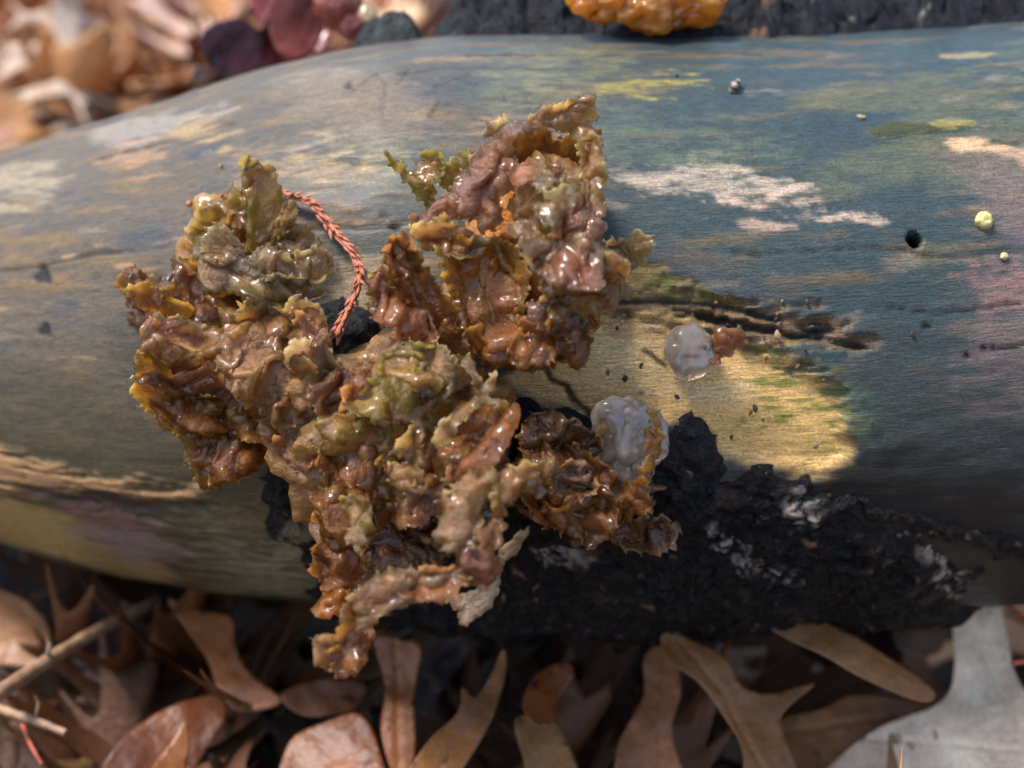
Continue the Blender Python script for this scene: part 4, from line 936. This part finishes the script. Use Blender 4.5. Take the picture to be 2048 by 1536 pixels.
traced_leaf([(1290, 1310), (1345, 1285), (1362, 1380), (1345, 1470), (1375, 1560), (1420, 1680), (1240, 1680), (1235, 1500), (1285, 1400)], .014, (-.3, -.5, 1), (0.44, 0.25, 0.15), 304, 'upright pinkish-tan leaf strip left of the toothed oak lobe', mid=([(1330, 1300), (1320, 1450), (1330, 1640)],))
traced_leaf([(985, 1345), (1006, 1298), (1012, 1340), (990, 1420), (962, 1480), (905, 1570), (850, 1660), (760, 1640), (850, 1490), (915, 1425), (925, 1372), (950, 1395)], .02, (.25, -.5, 1), (0.44, 0.26, 0.13), 305, 'diagonal tan oak leaf lobe with two fine points near the bottom centre', mid=([(1000, 1310), (940, 1450), (820, 1620)],))
traced_leaf([(1045, 1405), (1075, 1345), (1125, 1322), (1148, 1342), (1118, 1395), (1105, 1450), (1065, 1450)], .022, (.1, -.4, 1), (0.30, 0.14, 0.06), 306, 'small glossy orange-red leaf piece among the tan leaves', mat=M_LEAFG, bend=(1.2, .4))
traced_leaf([(1030, 1440), (1100, 1435), (1130, 1480), (1160, 1560), (1180, 1660), (1040, 1660), (1050, 1540)], .012, (.1, -.3, 1), (0.50, 0.34, 0.19), 307, 'light tan leaf blade below the orange-red leaf piece')
traced_leaf([(748, 1278), (805, 1280), (842, 1296), (828, 1390), (832, 1500), (800, 1570), (765, 1470), (770, 1370)], .018, (-.2, -.55, 1), (0.42, 0.215, 0.10), 308, 'narrow orange-tan leaf standing under the drooping jelly arm', mid=([(790, 1285), (800, 1540)],))
traced_leaf([(338, 1200), (400, 1222), (462, 1236), (470, 1290), (502, 1350), (565, 1405), (480, 1425), (440, 1385), (415, 1320), (375, 1262)], .012, (-.1, -.4, 1), (0.50, 0.255, 0.115), 309, 'bright orange-tan leaf corner under the left part of the log')
traced_leaf([(-40, 1180), (40, 1195), (90, 1238), (102, 1290), (85, 1335), (20, 1330), (-60, 1320)], .004, (.1, -.3, 1), (0.55, 0.36, 0.24), 310, 'pinkish pale leaf at the left edge beside the bare twig')
traced_leaf([(180, 1580), (280, 1450), (420, 1396), (455, 1430), (400, 1520), (330, 1640), (200, 1680)], .006, (.2, -.3, 1), (0.26, 0.115, 0.045), 311, 'dark rust-brown leaf at the bottom left with a raised edge')
traced_leaf([(560, 1650), (575, 1490), (660, 1440), (720, 1430), (760, 1500), (770, 1640)], .012, (-.1, -.35, 1), (0.33, 0.155, 0.06), 312, 'rust-brown oak leaf base at the bottom, left of the narrow orange-tan leaf')
traced_leaf([(250, 1640), (300, 1540), (345, 1480), (372, 1440), (380, 1500), (352, 1600), (330, 1680)], .016, (.4, -.4, 1), (0.42, 0.23, 0.12), 313, 'narrow folded tan leaf crossing the dark rust-brown leaf')
traced_leaf([(560, 1390), (640, 1360), (730, 1372), (700, 1420), (610, 1432)], .010, (.1, -.4, 1), (0.30, 0.15, 0.08), 315, 'brown curled leaf edge below the drooping arm tip', bend=(.6, 1.2))
traced_leaf([(130, 1270), (230, 1230), (330, 1290), (300, 1380), (180, 1360)], .0, (-.1, -.2, 1), (0.10, 0.05, 0.03), 316, 'dark wet brown leaf in the gap under the bare twig')
traced_leaf([(1690, 1360), (1560, 1250), (1720, 1215), (1790, 1260), (1800, 1330)], .002, (-.1, -.3, 1), (0.12, 0.055, 0.03), 317, 'dark brown leaf in the shade above the narrow tan leaf edge')
traced_leaf([(1790, 1290), (1800, 1215), (1880, 1200), (1890, 1290), (1850, 1310)], .004, (.1, -.3, 1), (0.36, 0.30, 0.27), 318, 'greyish leaf bit under the pale crumbly bark edge')
# curled red leaves behind the log at the top
traced_leaf([(398, 90), (420, 52), (480, 38), (520, 60), (545, 20), (620, 90), (600, 130), (520, 168), (440, 150)], 0, (.3, -.9, .5), (0.12, 0.034, 0.032), 331, 'dark maroon cupped leaf leaning on the far side of the log', depth=.262, mat=M_LEAFG, bend=(1.3, .9), kind='red_leaf')
traced_leaf([(500, 10), (520, -40), (620, -40), (660, 40), (640, 110), (570, 105), (540, 70)], 0, (-.3, -.9, .6), (0.28, 0.05, 0.03), 332, 'bright red curled leaf behind the maroon leaf', depth=.266, mat=M_LEAFG, bend=(-1.0, .6), kind='red_leaf')
traced_leaf([(535, 30), (565, -30), (640, -30), (648, 60), (615, 112), (560, 108)], 0, (.2, -.9, .4), (0.30, 0.105, 0.09), 333, 'pinkish glossy leaf face between the bright red leaf and the red jelly lump', depth=.258, mat=M_LEAFG, bend=(.6, .3), kind='red_leaf')
traced_leaf([(380, 165), (392, 132), (430, 138), (436, 152), (405, 172)], 0, (.1, -.8, .6), (0.14, 0.07, 0.05), 334, 'small dark brown leaf tip below the maroon leaf', depth=.27, kind='red_leaf')

# scattered leaves: the ones in view as things of their own
rnd = random.Random(12)
KINDS_ = [('tan', 'oak'), ('pinkish', 'oak'), ('rust', 'oak'), ('brown', 'oak'), ('pale', 'oak'), ('grey', 'oak'), ('tan', 'oval'), ('rust', 'oval'), ('dark', 'oak')]
POOL = []
for i in range(16):
    cn, kd = KINDS_[i % len(KINDS_)]
    POOL.append((leaf_mesh('oak_leaf', 'oak' if kd == 'oak' else 'oval', 400 + i, 1.0, (.9, -.8, 1.3, .5)[i % 4], (1, -1.5, 2, .5)[i % 4], .028, LEAFC[cn]), cn, kd))
WORD = {'tan': 'tan', 'pinkish': 'pinkish-tan', 'rust': 'rust-orange', 'brown': 'brown', 'pale': 'pale cream', 'grey': 'grey-brown', 'dark': 'dark brown'}
def scatter(x, y, z, L, tilt, far, palette=None):
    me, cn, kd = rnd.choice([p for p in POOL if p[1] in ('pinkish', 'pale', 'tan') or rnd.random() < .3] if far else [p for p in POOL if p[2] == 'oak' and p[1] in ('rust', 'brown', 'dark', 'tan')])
    o = bpy.data.objects.new('oak_leaf' if kd == 'oak' else 'oval_leaf', me); COL.objects.link(o)
    o.location = (x, y, z); o.scale = (L, L, L)
    o.rotation_euler = (rnd.gauss(0, tilt), rnd.gauss(0, tilt), rnd.uniform(0, 2 * math.pi))
    v = rnd.uniform(.7, 1.4) if far else rnd.uniform(.22, .5); o.color = (v * rnd.uniform(.95, 1.08), v, v * rnd.uniform(.9, 1.1), 1)  # near leaves tinted down: wet tone plus the log's shade in the colour
    shape = 'lobed oak leaf' if kd == 'oak' else 'smooth oval leaf'
    if far: tag(o, f'blurred {WORD[cn]} {shape} in the litter behind the log', 'leaf', f'{WORD[cn]} {shape[:-4]}leaves behind the log')
    else:
        sx, sy, _ = project(np.array([[x, y, z]])); sx, sy = float(sx[0]), float(sy[0])
        where = ('around the straight bare twig' if sx < 330 else 'left of the drooping jelly arm' if sx < 640 else 'under the drooping jelly arm' if sx < 900 else 'under the black bark' if sx < 1330 else 'under the toothed tan leaf' if sx < 1640 else 'around the pale cream leaf')
        row = 'close to the log' if sy < 1350 else 'near the bottom edge' if sy > 1470 else 'midway down'
        tag(o, f'shaded {WORD[cn]} {shape} {where}, {row}', 'leaf', f'{WORD[cn]} leaves {where}, {row}')
    return o
def far_leaf(px, py, z):
    p = on_ground(px, py, z)
    scatter(p[0], p[1], z, rnd.uniform(.030, .056), .45, True)
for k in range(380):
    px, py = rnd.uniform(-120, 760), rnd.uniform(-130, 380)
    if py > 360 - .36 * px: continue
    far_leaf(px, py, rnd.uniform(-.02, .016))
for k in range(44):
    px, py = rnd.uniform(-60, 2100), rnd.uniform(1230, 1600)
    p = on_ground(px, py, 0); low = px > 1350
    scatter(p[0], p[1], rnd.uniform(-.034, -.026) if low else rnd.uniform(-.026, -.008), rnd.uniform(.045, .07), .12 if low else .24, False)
# everything the photograph hardly shows: one mass of litter
def litter():
    VV, TT, CC = [], [], []; off = 0
    low = [leaf_mesh('litter_leaf', 'oak', 500 + i, 1.0, (.5, -.4, .8)[i % 3], 1, .06, LEAFC[('tan', 'brown', 'rust', 'pinkish')[i % 4]]) for i in range(6)]
    data = []
    for m in low:
        v = np.empty(len(m.vertices) * 3); m.vertices.foreach_get('co', v)
        t = np.array([p.vertices[:] for p in m.polygons]); c = np.empty(len(m.vertices) * 4); m.attributes['Col'].data.foreach_get('color', c)
        data.append((v.reshape(-1, 3), t, c.reshape(-1, 4)[:, :3]))
    for k in range(900):
        x, y = rnd.uniform(-.9, .9), rnd.uniform(-.15, 1.5)
        v, t, c = data[k % 6]; L = rnd.uniform(.06, .1)
        R_ = np.array(Matrix.Rotation(rnd.uniform(0, 6.28), 3, 'Z') @ Matrix.Rotation(rnd.gauss(0, .3), 3, 'X') @ Matrix.Rotation(rnd.gauss(0, .3), 3, 'Y'))
        zz = rnd.uniform(-.030, -.014)
        VV.append(v * L @ R_.T + np.array((x, y, zz))); TT.append(t + off); off += len(v); CC.append(c * rnd.uniform(.5, 1.1))
    tag(link('leaf_litter', mesh_np('leaf_litter', np.vstack(VV), np.vstack(TT), {'Col': np.vstack(CC)}), M_LEAF), 'brown oak leaf litter covering the forest floor', None, None, 'stuff')
litter()

# ------------------------------------------------------------------ twigs and needles on the litter
def stick(pts, z0, z1, rad, label, mat, name='twig', cat='twig', buds=()):
    P = np.array([on_ground(x, y, z) for (x, y), z in zip(pts, np.linspace(z0, z1, len(pts)))])
    D_ = catmull(P, 10, False); s = np.linspace(0, 1, len(D_))
    rr = rad * (1 - .3 * s) * (1 + .12 * np.sin(s * 40) * np.sin(s * 13))
    V, Q = tube(D_, rr, 10)
    o = link(name, mesh_np(name, V - P[0], Q), mat); o.location = P[0]
    tag(o, label, cat)
    for b0 in buds:
        i = int(b0 * (len(D_) - 1)); q0 = D_[i] - P[0]
        V2, Q2 = tube(np.array([q0, q0 + np.array((.0008, .001, .0028)), q0 + np.array((.0005, .001, .0045))]), [rad * .5, rad * .35, .0001], 6)
        link('bud', mesh_np('bud', V2, Q2), mat, o)
    return o
stick([(-60, 1425), (60, 1345), (170, 1275), (312, 1202)], .03, .012, .00125, 'straight bare brown twig slanting up to the log at the lower left', M_TWIG, buds=(.45,))
stick([(-40, 1405), (30, 1428), (80, 1445), (132, 1466)], .02, .02, .0008, 'short bent twig below the straight bare twig', M_TWIG, buds=(.6,))
stick([(45, 1450), (62, 1490), (85, 1530)], .015, .015, .0004, 'thin dark-red pine needle at the lower left', M_NEEDLE, 'pine_needle', 'needle')
stick([(2010, 1205), (2035, 1225), (2075, 1262)], .02, .012, .0005, 'thin red pine needle at the right edge under the log', M_NEEDLE, 'pine_needle', 'needle')
stick([(2025, 1325), (2050, 1322), (2090, 1310)], .03, .03, .0005, 'thin red pine needle lying beside the pale cream leaf', M_NEEDLE, 'pine_needle', 'needle')

# ------------------------------------------------------------------ crumbs of rotten wood and bark lying on the log
def crumbs():
    rc = random.Random(33); bases = []
    for k in range(4):
        bm = bmesh.new(); bmesh.ops.create_icosphere(bm, subdivisions=1, radius=1)
        for v in bm.verts: v.co *= 1 + rc.uniform(-.35, .35)
        me = bpy.data.meshes.new('wood_crumb'); bm.to_mesh(me); bm.free()
        me.materials.append(mat_plain('crumb_%d' % k, ((0.30, 0.2, 0.1), (0.03, 0.024, 0.02), (0.45, 0.38, 0.28), (0.16, 0.07, 0.03))[k], .6, 900, .4)); bases.append(me)
    names = ('tan', 'black', 'pale', 'brown')
    for k in range(46):
        if k < 34: px, py = rc.uniform(1180, 1700), rc.uniform(600, 900)
        else: px, py = rc.uniform(60, 2000), rc.uniform(150, 900)
        kk = rc.choice((0, 1, 1, 3, 3)); r = rc.uniform(.00018, .00042)
        o = bpy.data.objects.new('wood_crumb', bases[kk]); COL.objects.link(o)
        o.location = at(px, py, log_depth(px, py)); o.scale = (r * rc.uniform(1, 2.2), r, r * .8); o.rotation_euler = (rc.uniform(0, 6), rc.uniform(0, 6), rc.uniform(0, 6))
        tag(o, f'tiny {names[kk]} crumb of debris stuck to the bare wood', 'crumb', f'{names[kk]} crumbs on the log')
crumbs()
